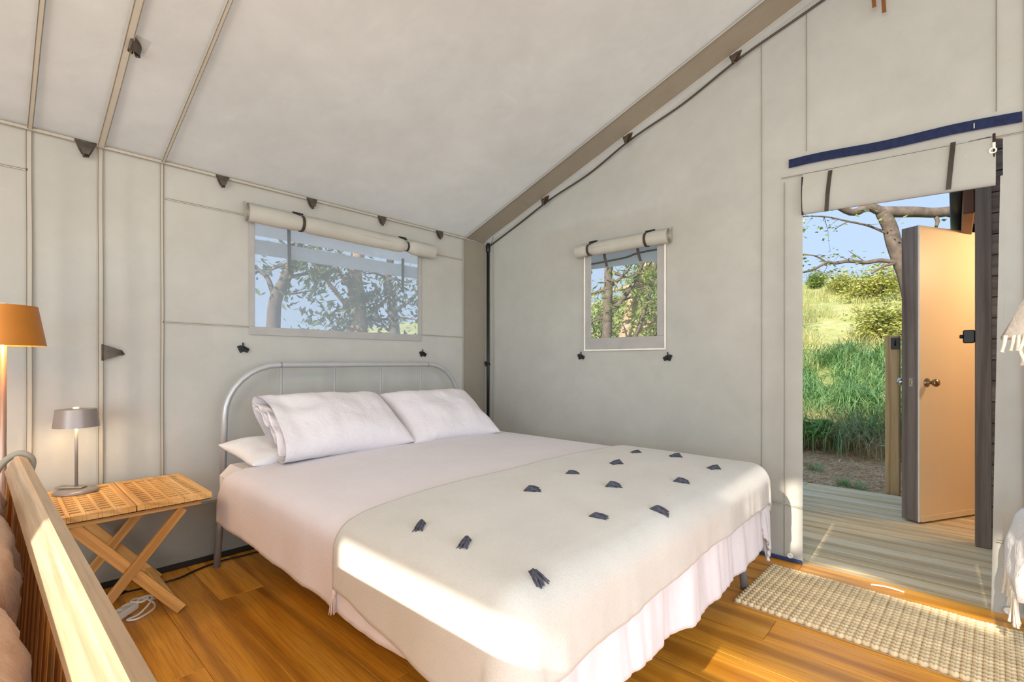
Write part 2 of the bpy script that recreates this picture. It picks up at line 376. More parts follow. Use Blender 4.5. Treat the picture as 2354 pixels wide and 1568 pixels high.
# roof
def Proof(x, y):
    z = roofz(y)
    t = min(1, min(abs(y), abs(y-RY), abs(y-WY))*1.5)
    z -= .02*t*(.6+.5*nz(x*.8, y*.9, 5))
    return Vector((x, y, z))
ce = wall_cells(brk(LX, .02, .08, []), brk(WY, 0.01, .08, [RY]), [], Proof, 'ceiling', M['canvas']); tag(ce, kind='structure')
# doubled strip, shade put into its darker colour, along the gable edge of the roof, ending short of the gable wall
def Pstrip(x, y):
    t = (x+.285)/.2
    return Vector((x, y, roofz(y) - .021 - .006*t*t))
st = wall_cells([-.285, -.25, -.2, -.15, -.115, -.085], brk(RY, -.02, .06, []), [], Pstrip, 'edge_strip', M['canvas_dbl_shade'], ce)
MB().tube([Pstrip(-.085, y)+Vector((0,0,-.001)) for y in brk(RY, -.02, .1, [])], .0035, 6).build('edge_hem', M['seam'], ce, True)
# corner strip of the back wall, darkened in colour the same way
MB().grid(lambda i, j: Vector((-.288+.25*i/4, -.006-.004*math.sin(PI*i/4), .0+2.09*j/20)), 4, 20).build('corner_strip', M['canvas_dbl_shade'], wb, True)

def seam(parent, p0, p1, nrm, w=.02, dbl=True, m='seam', prj=.004, nseg=24, wob=.0):
    p0, p1, nrm = Vector(p0), Vector(p1), Vector(nrm).normalized(); t = (p1-p0).normalized(); s = nrm.cross(t)
    def pt(f, off, h):
        p = p0.lerp(p1, f); wv = wob*nz(f*4, p0.x*3, p0.y*3); return p + s*(off+wv) + nrm*h
    b = MB()
    b.grid(lambda i, j: pt(j/nseg, [-w/2, -w/2+.001, w/2-.001, w/2][i], [0, prj, prj, 0][i]), 3, nseg)
    o = b.build('seam', M[m], parent)
    sb = MB()
    for k in ((-.36, .36) if dbl else (0,)):
        sb.tube([pt(j/nseg, k*w, prj+.0006) for j in range(nseg+1)], .0012, 4)
    sb.build('stitching', M['stitch'], o)
    return o
nb = (0, -1, 0)
for x in (-2.83, -2.59, -2.349): seam(wb, (x, -.004, .03), (x, -.004, 2.11), nb, .024 if x != -2.349 else .017, wob=.003)
for x in (-3.6, -4.4): seam(wb, (x, -.004, .03), (x, -.004, 2.11), nb)
seam(wb, (-.296, -.006, .03), (-.296, -.006, 2.11), nb, .012)
for a, b in ((-2.345, -1.97), (-.62, -.30)): seam(wb, (a, -.004, 1.924), (b, -.004, 1.924), nb, .012, False)
for a, b in ((-2.345, -1.935), (-.73, -.30)): seam(wb, (a, -.004, 1.286), (b, -.004, 1.283), nb, .012, False)
seam(wb, (-3.6, -.004, 1.924), (-2.835, -.004, 1.924), nb, .012, False)
# skirt along the bottom of the back wall
MB().grid(lambda i, j: Vector((LX+.2+(-.3-LX-.2)*i/90, -.012-.004*nz(i*.4, j*.5)-.004*(j == 6), .02+.305*j/6)), 90, 6).build('wall_skirt', M['canvas_skirt'], wb, True)
seam(wb, (LX+.2, -.017, .322), (-.3, -.017, .322), nb, .016, False)
bb = MB().bbox((LX, -.028, 0), (-.01, -.004, .028), .004).build('baseboard_back', plain('dark_base_strip', '221c18', .5)); tag(bb, kind='structure')
# eave and roof seams
seam(ce, (LX, -.02, EAVE-.012), (-.03, -.02, EAVE-.012), (0, -1, -.4), .02, True, prj=.003)
nr = Vector((0, -SL, -1)).normalized()
for x0, x1, w in ((-2.349, -2.30, .018), (-2.59, -2.56, .032), (-2.83, -2.80, .02), (-3.6, -3.6, .02), (-4.4, -4.4, .02)):
    seam(ce, (x0, -.03, roofz(-.03)-.022), (x1, -2.7, roofz(-2.7)-.03), nr, w, True, wob=.004, prj=.006)
seam(ce, (-.29, -.03, roofz(-.03)-.024), (-.29, -2.7, roofz(-2.7)-.026), nr, .008, False)
# gable seams
ng = (-1, 0, 0)
for y, z0, z1, w in ((-2.2, .02, 2.86, .007), (-2.315, .02, 2.06, .006), (-2.42, 2.2, 2.93, .006), (-3.13, 2.16, 2.93, .006), (-3.215, .02, 2.9, .008), (-.07, .02, 2.1, .01)):
    seam(wg, (-.008, y, z0), (-.008, y, z1), ng, w, w > .011, prj=.0015)
seam(wg, (-.009, -2.2, .31), (-.009, -2.4, .30), ng, .012, False); seam(wg, (-.009, -3.13, .31), (-.009, -3.6, .31), ng, .012, True)
seam(wg, (-.009, -2.3, 2.085), (-.009, -3.21, 2.045), ng, .006, False)
for y, z in ((-2.342, .03), (-3.165, .02)):
    MB().lathe([(.0, .003), (.006, .003), (.008, .006), (.013, .005), (.015, .0)], 20, Matrix.Translation((-.010, y, z)) @ Matrix.Rotation(-PI/2, 4, 'Y')).build('grommet', M['piping'], wg, True)
MB().bbox((-.02, -2.4, .0), (-.006, -.1, .018), .003).build('base_tape', plain('blue_tape', '2f3f66', .7), wg)

MB().grid(lambda i, j: Vector((-.004, -3.152+(.010+.028*(1-j/12))*i/2, 1.88*j/12)), 2, 12).build('door_edge', M['canvas'], wg, True)
# webbing tabs
tab = MB()
def tabmesh():
    b = MB(); n = 8
    for sgn in (-1, 1):      # two layers of a folded triangle, open at the bottom
        b.grid(lambda i, j: Vector(((i/n-.5)*.062*(1-.72*j/n), sgn*(.001+.012*math.sin(PI*j/n*.8)), -.055*j/n)), n, n)
    b.tube([(-.031, 0, 0), (.031, 0, 0)], .004, 6); b.tube([(-.008, -.006, -.055), (-.006, .0, -.062), (.008, .007, -.054)], .0045, 6)
    return b.mesh('webbing_tab', M['tabdark'], True)
TAB = tabmesh()
def mk_tab(parent, loc, rot, s=1., name='webbing_tab'):
    o = put(name, TAB, parent, loc); o.rotation_euler = rot; o.scale = (s, s, s); return o
for x in (-2.646, -2.078, -1.578, -1.075, -.561, -3.15, -3.7): mk_tab(wb, (x, -.028, EAVE-.012), (-.25, 0, random.uniform(-.1, .1)), 1.05 if x > -2.6 else 1.25)
mk_tab(wb, (-2.583, -.012, 1.125), (0, -PI/2, 0), 1.25)
t = mk_tab(ce, (-2.575, -.665, roofz(-.665)-.03), (0, 0, 0), 1.4); t.rotation_euler = (.9, -PI/2+.2, .3)
for y in (-.70, -1.40, -2.08): mk_tab(ce, (-.075, y, roofz(y)-.027), (math.atan(SL), 0, PI/2), 1.15)
def toggle(parent, loc, axis):
    b = MB(); b.bbox((-.012, -.010, -.016), (.03, .006, .010), .003, Matrix.Rotation(.5, 4, 'Y')); b.bbox((-.028, -.004, -.02), (-.006, .003, .02), .002, Matrix.Rotation(-.4, 4, 'Y')); b.tube([(-.004, .01, -.01), (.0, -.02, .004), (.022, -.012, -.012)], .005, 6); b.bbox((-.006, -.004, .0), (.002, .004, .03), .002)
    o = b.build('toggle', M['black'], parent, False, loc); o.rotation_euler = (0, 0, axis); return o
toggle(wb, (-1.967, -.012, 1.16), 0); toggle(wb, (-.709, -.012, 1.147), 0)
toggle(wg, (-.012, -.985, 1.125), -PI/2); toggle(wg, (-.012, -1.647, 1.113), PI/2); toggle(wb, (-.03, -.02, 1.07), 0)

# tent pole in the corner, cable along the gable edge
tp = empty('tent_pole', (-.022, -.022, 0)); tag(tp, 'slim dark metal tent pole standing in the canvas corner', 'pole')
MB().tube([(0,0,0), (0,0,2.1)], .013, 12).build('pole', M['pole'], tp, True); MB().lathe([(.02, 0), (.02, .02), (.0135, .03)], 12).build('foot', M['black'], tp, True)
MB().lathe([(.015, 2.03), (.019, 2.04), (.019, 2.1), (.012, 2.11)], 12, closed=True).build('joint', M['black'], tp, True)
cb = MB().tube(spline([(-.022,-.05,2.085), (-.02,-.38,2.208), (-.045,-.72,2.322), (-.02,-1.06,2.438), (-.045,-1.41,2.568), (-.02,-1.75,2.688), (-.045,-2.09,2.812), (-.02,-2.4,2.925), (-.02,-2.7,3.02)], 8), .0065, 8).build('cable', M['cable'], None, True)
tag(cb, 'dark cable strung in shallow loops along the gable edge below the roof', 'cable')
gl = MB().tube(spline([(-.02,-.02,1.93), (-.028,-.04,2.03), (-.03,-.09,2.14), (-.035,-.12,2.16)], 6), .0018, 6).build('guy_cord', M['cable'], None, True); tag(gl, 'thin loose cord hanging at the top of the dark corner pole', 'cord')

# ------------------------------------------------------------------ windows
def window(name, ax, w, m_pane, piping):
    """ax 0: wall along x at y=0 ; ax 1: wall along y at x=0"""
    e = empty(name, (0,0,0)); tag(e, kind='structure')
    u0, u1, z0, z1 = w
    def B(b, lo, hi, d0, d1, ch=.002):
        if ax == 0: b.bbox((lo[0], -d1, lo[1]), (hi[0], -d0, hi[1]), ch)
        else: b.bbox((-d1, lo[0], lo[1]), (-d0, hi[0], hi[1]), ch)
        return b
    bw = .03 if ax == 0 else .05
    p = MB()
    if ax == 0: p.grid(lambda i, j: Vector((u0-.005+(u1-u0+.01)*i/10, .0+.002*nz(i, j), z0-.005+(z1-z0+.01)*j/8)), 10, 8)
    else: p.grid(lambda i, j: Vector((.0, u0-.005+(u1-u0+.01)*i/10, z0-.005+(z1-z0+.01)*j/8)), 10, 8)
    p.build('pane', m_pane, e, True)
    B(MB(), (u0-bw, z0-bw*1.6), (u1+bw, z0), .006, .011).build('border', M['border'], e)
    B(MB(), (u0-bw, z0), (u0, z1), .006, .011).build('border', M['border'], e); B(MB(), (u1, z0), (u1+bw, z1), .006, .011).build('border', M['border'], e)
    if piping:
        B(MB(), (u0-bw-.012, z0-bw*1.6-.012), (u1+bw+.012, z0-bw*1.6), .006, .015).build('piping', M['piping'], e)
        B(MB(), (u0-bw-.012, z0-bw*1.6), (u0-bw, z1), .006, .015).build('piping', M['piping'], e); B(MB(), (u1+bw, z0-bw*1.6), (u1+bw+.012, z1), .006, .015).build('piping', M['piping'], e)
    return e
window('window_1', 0, w1, M['pane1'], False)
window('window_2', 1, (-1.575, -1.07, 1.25, 1.85), M['pane2'], True)
# canvas between opening and border of window_2
def roll(name, ax, u0, u1, zc0, zc1, R, pinch, label):
    e = empty(name, (0,0,0)); tag(e, label, 'window flap', 'rolled window flaps')
    def W_(u, d, z): return Vector((u, -d, z)) if ax == 0 else Vector((-d, u, z))
    n, L = 20, 60
    def prof(u, k, turn):
        f = (u-u0)/(u1-u0); zc = zc0+(zc1-zc0)*f; r = R*(1+.07*nz(u*5, 2)+.04*nz(u*17, 5))
        for pu, a in pinch: r *= 1-a*math.exp(-((u-pu)/.035)**2)
        a = 2*PI*k/n
        rr = r*(1+.05*nz(u*3, k*.4))*(1-.0*turn)
        return W_(u, R+.012+math.cos(a)*rr*.95, zc+math.sin(a)*rr)
    b = MB(); b.grid(lambda i, j: prof(u0+(u1-u0)*j/L, i, 0), n, L)
    body = b.build('roll', M['canvas_roll'], e, True)
    for ue, sg in ((u0, 1), (u1, -1)):     # spiral of rolled layers seen at the ends
        s = MB(); zc = zc0 if ue == u0 else zc1
        def sp(i, j):
            a = 2*PI*2.6*i/60; r = R*(.98-.72*i/60)
            return W_(ue+sg*(.02*j), R+.012+math.cos(a)*r*.95, zc+math.sin(a)*r)
        s.grid(sp, 60, 1); so_ = s.build('rolled_layer', M['seam'], e, True)
        s2 = MB(); s2.grid(lambda i, j: W_(ue+sg*.02, R+.012+math.cos(2*PI*i/20)*R*.93*j/3, zc+math.sin(2*PI*i/20)*R*.93*j/3), 20, 3); s2.build('end_layer', M['seam'], e)
    # sleeve joining the roll to the wall above it
    s = MB(); s.grid(lambda i, j: W_(u0+(u1-u0)*i/20, .004+(R*.6)*(j/4), (zc0+(zc1-zc0)*i/20)+R*1.45-R*.55*(j/4)**2), 20, 4); s.build('hem', M['canvas_roll'], e, True)
    for pu, a in pinch:
        f = (pu-u0)/(u1-u0); zc = zc0+(zc1-zc0)*f; sb = MB()
        rr = R*(1-a)+.003
        def ring(i, j):
            an = 2*PI*i/20; return W_(pu+.011*(j*2-1)*.8, R+.012+math.cos(an)*rr*1.0, zc+math.sin(an)*rr*1.03)
        sb.grid(ring, 20, 1); s_ = sb.build('strap', M['strap'], e, True)
        t = MB(); lo, hi = W_(pu-.034, .006, zc+R*1.25), W_(pu+.034, .020, zc+R*1.25+.014); t.bbox([min(lo[i],hi[i]) for i in range(3)], [max(lo[i],hi[i]) for i in range(3)], .003)
        t.tube([W_(pu-.028, .014, zc+R*1.3), W_(pu-.006, R*1.3, zc+R*.95)], .003, 5); t.tube([W_(pu+.028, .014, zc+R*1.3), W_(pu+.006, R*1.3, zc+R*.95)], .003, 5)
        t.build('buckle', M['black'], s_)
    return e
r1 = roll('rolled_window_flap', 0, -1.965, -.655, 1.925, 1.918, .052, [(-1.66, .14), (-.895, .42)], 'long roll of canvas strapped up above the wide window over the bed')
r2 = roll('rolled_window_flap', 1, -1.68, -.985, 1.872, 1.878, .046, [(-1.53, .08), (-1.09, .22)], 'short roll of canvas strapped above the small window in the gable wall')
def hang_strap(parent, p0, p1, w, ax, curve=0):
    b = MB(); p0, p1 = Vector(p0), Vector(p1); s = Vector((w/2,0,0)) if ax == 0 else Vector((0,w/2,0)); nn = Vector((0,.002,0)) if ax == 0 else Vector((.002,0,0))
    def P(i, j):
        f = j/8; c = p0.lerp(p1, f) + s.normalized()*curve*f*f
        return c + (-s-nn, s-nn, s+nn, -s+nn, -s-nn)[i]
    b.grid(P, 4, 8); return b.build('hanging_strap', M['strap'], parent)
hang_strap(r1, (-1.70, .02, 1.90), (-1.69, .03, 1.62), .02, 0); hang_strap(r1, (-.868, .02, 1.85), (-.862, .03, 1.60), .02, 0)
hang_strap(r2, (.02, -1.16, 1.86), (.03, -1.165, 1.76), .02, 1, -.012); hang_strap(r2, (.02, -1.42, 1.86), (.03, -1.425, 1.76), .02, 1, -.015)

# outside eaves of the fly sheet seen through the windows
def fly(name, label, quads, m):
    b = MB()
    for qd in quads: b.add([Vector(p) for p in qd], [(0,1,2,3)])
    o = b.build(name, m); md = o.modifiers.new('t', 'SOLIDIFY'); md.thickness = .004
    return tag(o, label, 'awning')
fly('awning', 'grey canvas eave and valance running outside above the wide window', [[(-5.4,.02,2.16),(.4,.02,2.16),(.4,.5,1.945),(-5.4,.5,1.945)], [(-5.4,.5,1.915),(.4,.5,1.915),(.4,.505,1.815),(-5.4,.505,1.815)]], M['awning'])
aw = fly('awning', 'pale blue canvas awning outside above the small gable window', [[(.02,-1.95,2.10),(.02,-.6,2.10),(.38,-.6,1.97),(.38,-1.95,1.95)], [(.38,-1.95,1.95),(.38,-.6,1.97),(.385,-.6,1.84),(.385,-1.95,1.815)]], M['awning'])
MB().tube(spline([(.37,-.6,1.872), (.37,-1.1,1.882), (.37,-1.3,1.905), (.37,-1.95,1.90)], 6), .007, 6).build('rope', M['strap'], aw, True)

# ------------------------------------------------------------------ doorway flap, velcro
df = empty('door_flap', (0,0,0)); tag(df, 'canvas door flap tied up in a hanging loop at the top of the doorway', 'door flap')
def Pdf(i, j):
    y = -2.405 - .722*i/16; f = j/16; zt = 2.075-.03*i/16; zb = 1.868-.025*i/16
    if f < .8: return Vector((-.022-.016*math.sin(PI*f/.8*.9)-.004*nz(y*5, f*3), y, zt+(zb-zt)*f/.8))
    g = (f-.8)/.2; return Vector((-.022+.03*g, y, zb-.012*math.sin(PI*g)+.05*g*g))
MB().grid(Pdf, 16, 16).build('flap', M['canvas'], df, True)
for y in (-2.53, -2.993):
    b = MB(); b.grid(lambda i, j: Vector((-.030-.018*math.sin(PI*j/12*.85), y+(-.009, .009)[i]+.016*(j/12), 2.062-.21*j/12)), 1, 12); b.build('strap', M['strap'], df, True)
for y in (-2.404, -3.122):
    b = MB(); b.tube([(-.024, y, 2.06), (-.034, y, 1.97), (-.02, y, 1.86)], .005, 6); b.build('edge_tape', M['strap'], df, True)
zp = MB(); zp.lathe([(.008, -.004), (.013, -.004), (.013, .004), (.008, .004), (.008, -.004)], 16, Matrix.Translation((-.035, -3.118, 1.985)) @ Matrix.Rotation(PI/2, 4, 'Y')); zp.bbox((-.04, -3.126, 1.995), (-.03, -3.116, 2.02), .002)
zp.build('zip_pull', M['white_plastic'], df)
vl = empty('velcro_strip', (0,0,0)); tag(vl, 'long dark navy velcro strip sewn to canvas above the doorway', 'strip')
MB().grid(lambda i, j: Vector((-.018+.002*nz(i*.7), -2.338-.868*i/20, (2.150-.042*i/20)+.004*math.sin(i*.5)+(-.022, .024)[j])), 20, 1).build('strip', M['velcro'], vl)
MB().bbox((-.0215, -3.062, 2.105), (-.019, -3.059, 2.128), .0005).build('loose_thread', M['piping'], vl)
for (y, z0, z1, dy) in ((-2.713, 3.02, 2.791, .0), (-2.751, 3.02, 2.747, .0)):
    b = MB(); b.grid(lambda i, j: Vector((-.05-.002*i+.006*math.sin(j*.5), y+(-.008, .008)[i]+.014*(1-j/10), z0+(z1-z0)*j/10)), 1, 10); o = b.build('hanging_strap', M['brownstrap']); md = o.modifiers.new('t', 'SOLIDIFY'); md.thickness = .002
    tag(o, 'shorter brown strap hanging from the ridge above the doorway' if z1 > 2.77 else 'longer brown strap hanging from the ridge above the doorway', 'strap', 'brown straps at the ridge')

# ------------------------------------------------------------------ bed
XL, XR, YF = -2.15, -.47, -2.27
bed = empty('bed', (-1.3, -1.2, 0)); tag(bed, 'grey tubular metal bed frame with arched spindle headboard', 'bed')
def child(o, par): o.parent = par; o.matrix_parent_inverse = par.matrix_world.inverted() if False else Matrix.Translation(-Vector(par.location)); return o
hy = -.135
arc = [(-2.125, hy-.01, .0), (-2.11, hy, .40), (-2.10, hy, .785)]
for k in range(1, 9): a = PI/2*k/8; arc.append((-2.10+.28-.28*math.cos(a), hy, .785+.277*math.sin(a)))
arc2 = [(-.47-(p[0]+2.10), p[1], p[2]) for p in arc][::-1]
child(MB().tube(arc[1:]+arc2[:-1], .0165, 14).build('headboard_rail', M['frame'], None, True), bed)
for x in (-1.81, -.76): child(MB().tube([(x-.004, hy, 1.062), (x+.004, hy, 1.062)], .0172, 14).build('joint_collar', M['legmetal'], None, True), bed)
for x in (-1.808, -1.483, -1.156, -.821): child(MB().tube([(x, hy, .36), (x, hy, 1.06)], .0075, 10).build('spindle', M['frame'], None, True), bed)
child(MB().tube([(-2.10, hy, .37), (-.47, hy, .37)], .012, 10).build('cross_rail', M['frame'], None, True), bed)
for p0, p1 in (((-2.108, hy, .42), (-2.14, hy-.01, .0)), ((-.462, hy, .42), (-.43, hy-.01, 0)), ((-.50, -2.235, .30), (-.516, -2.262, 0)), ((-2.10, -2.235, .30), (-2.10, -2.262, 0))):
    child(MB().tube([p0, p1], [.0185, .0165], 14).build('leg', M['legmetal'], None, True), bed)
child(MB().bbox((-2.145, -2.235, .225), (-.475, -.16, .37), .02).build('base_panel', M['base'], None), bed)
mt = MB().bbox((-2.145, -2.25, .372), (-.475, -.16, .545), .05).build('mattress', M['sheet']); tag(mt, 'mattress in a white fitted sheet, its corner bared beside the headboard', 'mattress')
autosmooth(mt, 80)
def crown(x, y):
    fx = max(0, min(1, (x-XL)/(XR-XL))); fy = max(0, min(1, (y-YF)/2.1))
    return .567 + .032*(math.sin(PI*fx)**.45 if 0 < fx < 1 else 0)*(min(1, fy*5)**.5) + .006*nz(x*2.1, y*2.1, 1)
def drape(s, t, off, r, flare, rip, seed, rect=(XL, XR, YF)):
    xl, xr, yf = rect[0]-off*.0, rect[1]+off*.0, rect[2]-off*.0
    ox = xl-s if s < xl else (s-xr if s > xr else 0); sx = -1 if s < xl else 1; oy = yf-t if t < yf else 0
    cx, cy = max(xl, min(xr, s)), max(yf, t); o = math.hypot(ox, oy); z = crown(cx, cy)+off
    if o < 1e-6: return Vector((s, t, z))
    d = Vector((sx*ox, -oy, 0))/o; R = r+off; arc = R*PI/2
    if o < arc: h, dz = R*math.sin(o/R), R*(1-math.cos(o/R))
    else: h, dz = R+flare*(o-arc), R+(o-arc)
    par = (t*(1 if ox > 0 else 0) + s*(1 if oy > 0 else 0)) if not (ox > 0 and oy > 0) else (s+t)
    h += rip*(1 if oy > 0 else .22)*min(1, max(0, dz-.03)/.18)*(math.sin(par*17+2.5*nz(par*1.7, seed))*.6+nz(par*9, dz*3, seed)*.8+.4*nz(par*30, dz*2, seed+4))
    p = Vector((cx, cy, z-dz)) + d*h
    return p
def cloth(name, s0, s1, t0, t1, ns, nt, off, r, flare, rip, seed, m, thick, hem=None):
    b = MB()
    def P(i, j):
        s = s0+(s1-s0)*i/ns; t = t0+(t1-t0)*j/nt
        if hem: s, t = hem(s, t)
        return drape(s, t, off, r, flare, rip, seed)
    b.grid(P, ns, nt); o = b.build(name, m, None, True)
    if thick: md = o.modifiers.new('t', 'SOLIDIFY'); md.thickness = thick; md.offset = -1
    return o
def duv_hem(s, t):
    # side overhang and wavy hem
    if t < YF: t = YF-(YF-t)*(1+.10*nz(s*3.2, 1)+.06*math.sin(s*4))
    if s < XL: s = XL-(XL-s)*(1+.08*nz(t*2, 7))
    k = max(0, min(1, (s-(XL-.20))/.28)); t -= .17*k*k*(3-2*k)*max(0, min(1, (t+1.2)/.77))
    return s, t
dv = cloth('duvet', XL-.275, XR+.31, -.43, YF-.375, 150, 170, .0, .055, .05, .020, 3, M['duvet'], .014, duv_hem); tag(dv, 'pale blush duvet spread over the bed with a rippled hanging foot hem', 'duvet')
def thr_hem(s, t):
    if s < XL:
        f = max(0, min(1, (t+1.6)/(YF+1.6))); s = XL-(XL-s)*(.83+.30*f+.05*nz(t*5, 2))
    if t < YF: t = YF-(YF-t)*(1+.06*nz(s*4, 9)+.14*max(0, min(1, (-1.3-s))))
    if t > -1.75: t += .012*nz(s*3, 3)
    return s, t
th = cloth('throw_blanket', XL-.285, XR+.20, -1.61, YF-.215, 150, 80, .018, .06, .02, .010, 11, M['throw'], .012, thr_hem); tag(th, 'oatmeal grey throw with dark yarn tassels across the foot of the bed', 'throw blanket')
BV = BVHTree.FromPolygons([v.co for v in th.data.vertices], [p.vertices for p in th.data.polygons])
tm = MB()
rn = random.Random(4)
for k in range(32):
    a = rn.uniform(-.55, .55); L = rn.uniform(.038, .058); zz = rn.uniform(.003, .021)
    tm.tube([(-.002, rn.uniform(-.004, .004), .008), (L*.35, math.sin(a)*L*.30, zz+.007), (L*.7, math.sin(a)*L*.5+rn.uniform(-.003, .003), zz+.002), (L, math.sin(a)*L*.68, max(.002, zz-.004))], [.004, .0036, .0032, .0024], 4)
tm.tube([(-.006, 0, .004), (.0, 0, .010), (.006, 0, .012)], [.003, .006, .0055], 6)
TAS = tm.mesh('tassel', M['tassel'], True)
for i, (x, y, a) in enumerate(((-2.085,-1.86,3.7), (-2.075,-2.045,3.7), (-2.10,-2.275,4.4), (-1.67,-1.885,-.6), (-1.37,-1.845,-.4), (-1.70,-2.175,-1.1), (-1.40,-2.05,-.5), (-1.03,-1.905,2.6), (-.72,-1.835,2.5), (-1.48,-2.265,-1.0), (-1.12,-2.185,-.9), (-.665,-2.02,2.2), (-.76,-2.235,2.4), (-1.0, -2.275, -1.2))):
    if i == 13: continue
    h = BV.ray_cast(Vector((x, y, 2)), Vector((0,0,-1)))
    if h[0] is None: continue
    nrm = h[1] if h[1].z > 0 else -h[1]
    o = put('tassel', TAS, th); o.rotation_mode = 'QUATERNION'
    o.rotation_quaternion = Vector((0,0,1)).rotation_difference(nrm) @ Quaternion((0,0,1), a + random.uniform(-.15, .15)); o.location = h[0]+nrm*.0005; o.scale = (1, random.uniform(.8, 1.2), random.uniform(.8, 1.15))
ct = MB(); rn = random.Random(9)
for k in range(30):
    a = rn.uniform(0, 2*PI); e = rn.uniform(.2, 1)*.017
    ct.tube([(0,0,0), (math.cos(a)*e*.5, math.sin(a)*e*.5, -.025), (math.cos(a)*e, math.sin(a)*e, -.07)], .0016, 4)
ct.ell((0,0,-.008), (.008,.008,.012)); o = ct.build('corner_tassel', M['pinktassel'], th, True); o.location = drape(*thr_hem(XL-.285, -1.61), .018, .06, .02, .010, 11)+Vector((-.008,0,-.004))
o['label'] = 'pale pink corner tassel'

def pillow(name, c, half, rotx, rotz, thick, m, label, seed, roty=0, openend=False):
    """pillow lying in its local xy plane, width x, height y; rotx stands it up"""
    e = empty(name, c); e.rotation_euler = (rotx, roty, rotz); tag(e, label, 'pillow', 'bed pillows')
    n = 36; hx, hyy = half
    def P(sgn):
        def f(i, j):
            u = -1+2*i/n; v = -1+2*j/n
            pinx = 1-.10*(v*v)*0-.06*(1-abs(v))**1.0*0
            x = u*hx*(1-.07*(1-abs(v)**2)*abs(u)**6*0); 
            edge = (max(0,1-abs(u)**2.6)*max(0,1-abs(v)**2.6))
            x = u*hx*(1-.055*(1-v*v)); y = v*hyy*(1-.08*(1-u*u))
            if openend and u < -.6: edge = max(edge, (1-abs(v)**3)*.55)
            z = sgn*thick*(edge**.5)*(1+.10*nz(u*2, v*2, seed))
            z += .010*nz(x*9, y*9, seed+2)*edge**.3 + .006*nz(x*28, y*8, seed+5)*(1-edge*.5)
            return Vector((x, y, z + .012*nz(u*1.5, v*1.5, seed+8)))
        return f
    b = MB(); b.grid(P(1), n, n); b2 = MB(); b2.grid(P(-1), n, n); b2.f = [f[::-1] for f in b2.f]; b.add(b2.v, b2.f)
    o = b.build('cushion_body', m, e, True)
    bm = bmesh.new(); bm.from_mesh(o.data); bmesh.ops.remove_doubles(bm, verts=bm.verts, dist=.0008); bm.to_mesh(o.data); bm.free()
    md = o.modifiers.new('s', 'SUBSURF'); md.levels = 1; md.render_levels = 1
    if openend:
        for li, (zz, ln, th_) in enumerate(((.62, .05, .9), (.25, .035, .8), (-.05, .04, .85))):
            l = MB()
            def F(i, j):
                v = -1+2*i/40; f = j/6
                w = th_*hyy*(1-.08)*v; zc = thick*.75*zz*(1-abs(v)**2.5)
                return Vector((-hx*(.90+.0*f)-ln*f-.0+.014*(1-v*v), w+.006*nz(v*4, f, li), zc+.016*nz(v*5, f*1.5, li+seed)*f+.012*f*math.sin(v*9+li)))
            l.grid(F, 40, 6); q_ = l.build('pillowcase_edge', m, e, True); md = q_.modifiers.new('t', 'SOLIDIFY'); md.thickness = .003
    return e
# stand-up angle: local y -> (+y, up)
pillow('pillow', (-1.665, -.535, .755), (.365, .245), math.radians(32), math.radians(0), .105, M['pillow'], 'large blush linen pillow with open end leaning on the left of the bed', 1, 0, True)
pillow('pillow', (-.955, -.545, .742), (.345, .245), math.radians(34), math.radians(-3), .088, M['pillow'], 'blush linen pillow leaning on the right, nearest the canvas corner', 2)
pillow('pillow', (-1.82, -.40, .625), (.33, .21), math.radians(8), math.radians(4), .065, M['wpillow'], 'plain white pillow lying flat under the large left pillow', 3)

# ------------------------------------------------------------------ side table
TZ = .508
tb = empty('side_table', (-2.54, -.33, 0)); tag(tb, 'folding teak side table with slotted top and crossed legs', 'table')
def leaf(x0, x1):
    b = MB(); y0, y1 = -.60, -.065; zt, zb = TZ, TZ-.024; ncol = 5; nsl = 11
    mx0, mx1, my = .026, .026, .045; cw = .032; pitch = (x1-x0-mx0-mx1-cw)/(ncol-1) if ncol > 1 else 0
    cols = [x0+mx0+pitch*k for k in range(ncol)]
    edges = [x0]
    for c in cols: edges += [c, c+cw]
    edges.append(x1)
    for k in range(0, len(edges)-1, 2): b.bbox((edges[k]+.0002, y0, zb), (edges[k+1]-.0002, y1, zt), .0012)
    sp = (y1-y0-2*my)/nsl; sl = sp*.52
    for c in cols:
        b.box((c, y0, zb), (c+cw, y0+my, zt-.0004)); b.box((c, y1-my, zb), (c+cw, y1, zt-.0004))
        for k in range(nsl-1):
            a = y0+my+sp*(k+1)-(sp-sl)/2-sl*.0; b.box((c, a-(sp-sl)/2+.0, zb), (c+cw, a+(sp-sl)/2, zt-.0004))
    return b.build('slotted_leaf', M['teaky'], None)
child(MB().box((-2.81, -.595, TZ-.0285), (-2.29, -.07, TZ-.0245)).build('slot_shade_board', plain('slot_shade_board', '4a2c12', .8), None), tb)  # dark board added so the slots above read as shaded
child(leaf(-2.548, -2.285), tb); child(leaf(-2.815, -2.551), tb)
for y in (-.575, -.115): child(MB().bbox((-2.80, y, TZ-.050), (-2.32, y+.022, TZ-.0245), .002).build('apron', M['teak'], None), tb)
def leg(p0, p1, w, d):
    p0, p1 = Vector(p0), Vector(p1); L = (p1-p0).length; t = (p1-p0).normalized(); yv = Vector((0,1,0)); s = t.cross(yv).normalized(); Mx = Matrix((s, yv, t)).transposed().to_4x4(); Mx.translation = p0
    o = MB().bbox((-w/2, -d/2, 0), (w/2, d/2, L), .002).build('leg', M['teakz'], None); o.matrix_world = Mx; return o
def legc(p0, p1, w, d):
    o = leg(p0, p1, w, d); mw = o.matrix_world.copy(); o.parent = tb; o.matrix_parent_inverse = Matrix.Translation(-Vector(tb.location)); o.matrix_world = mw; 
    o.matrix_basis = mw
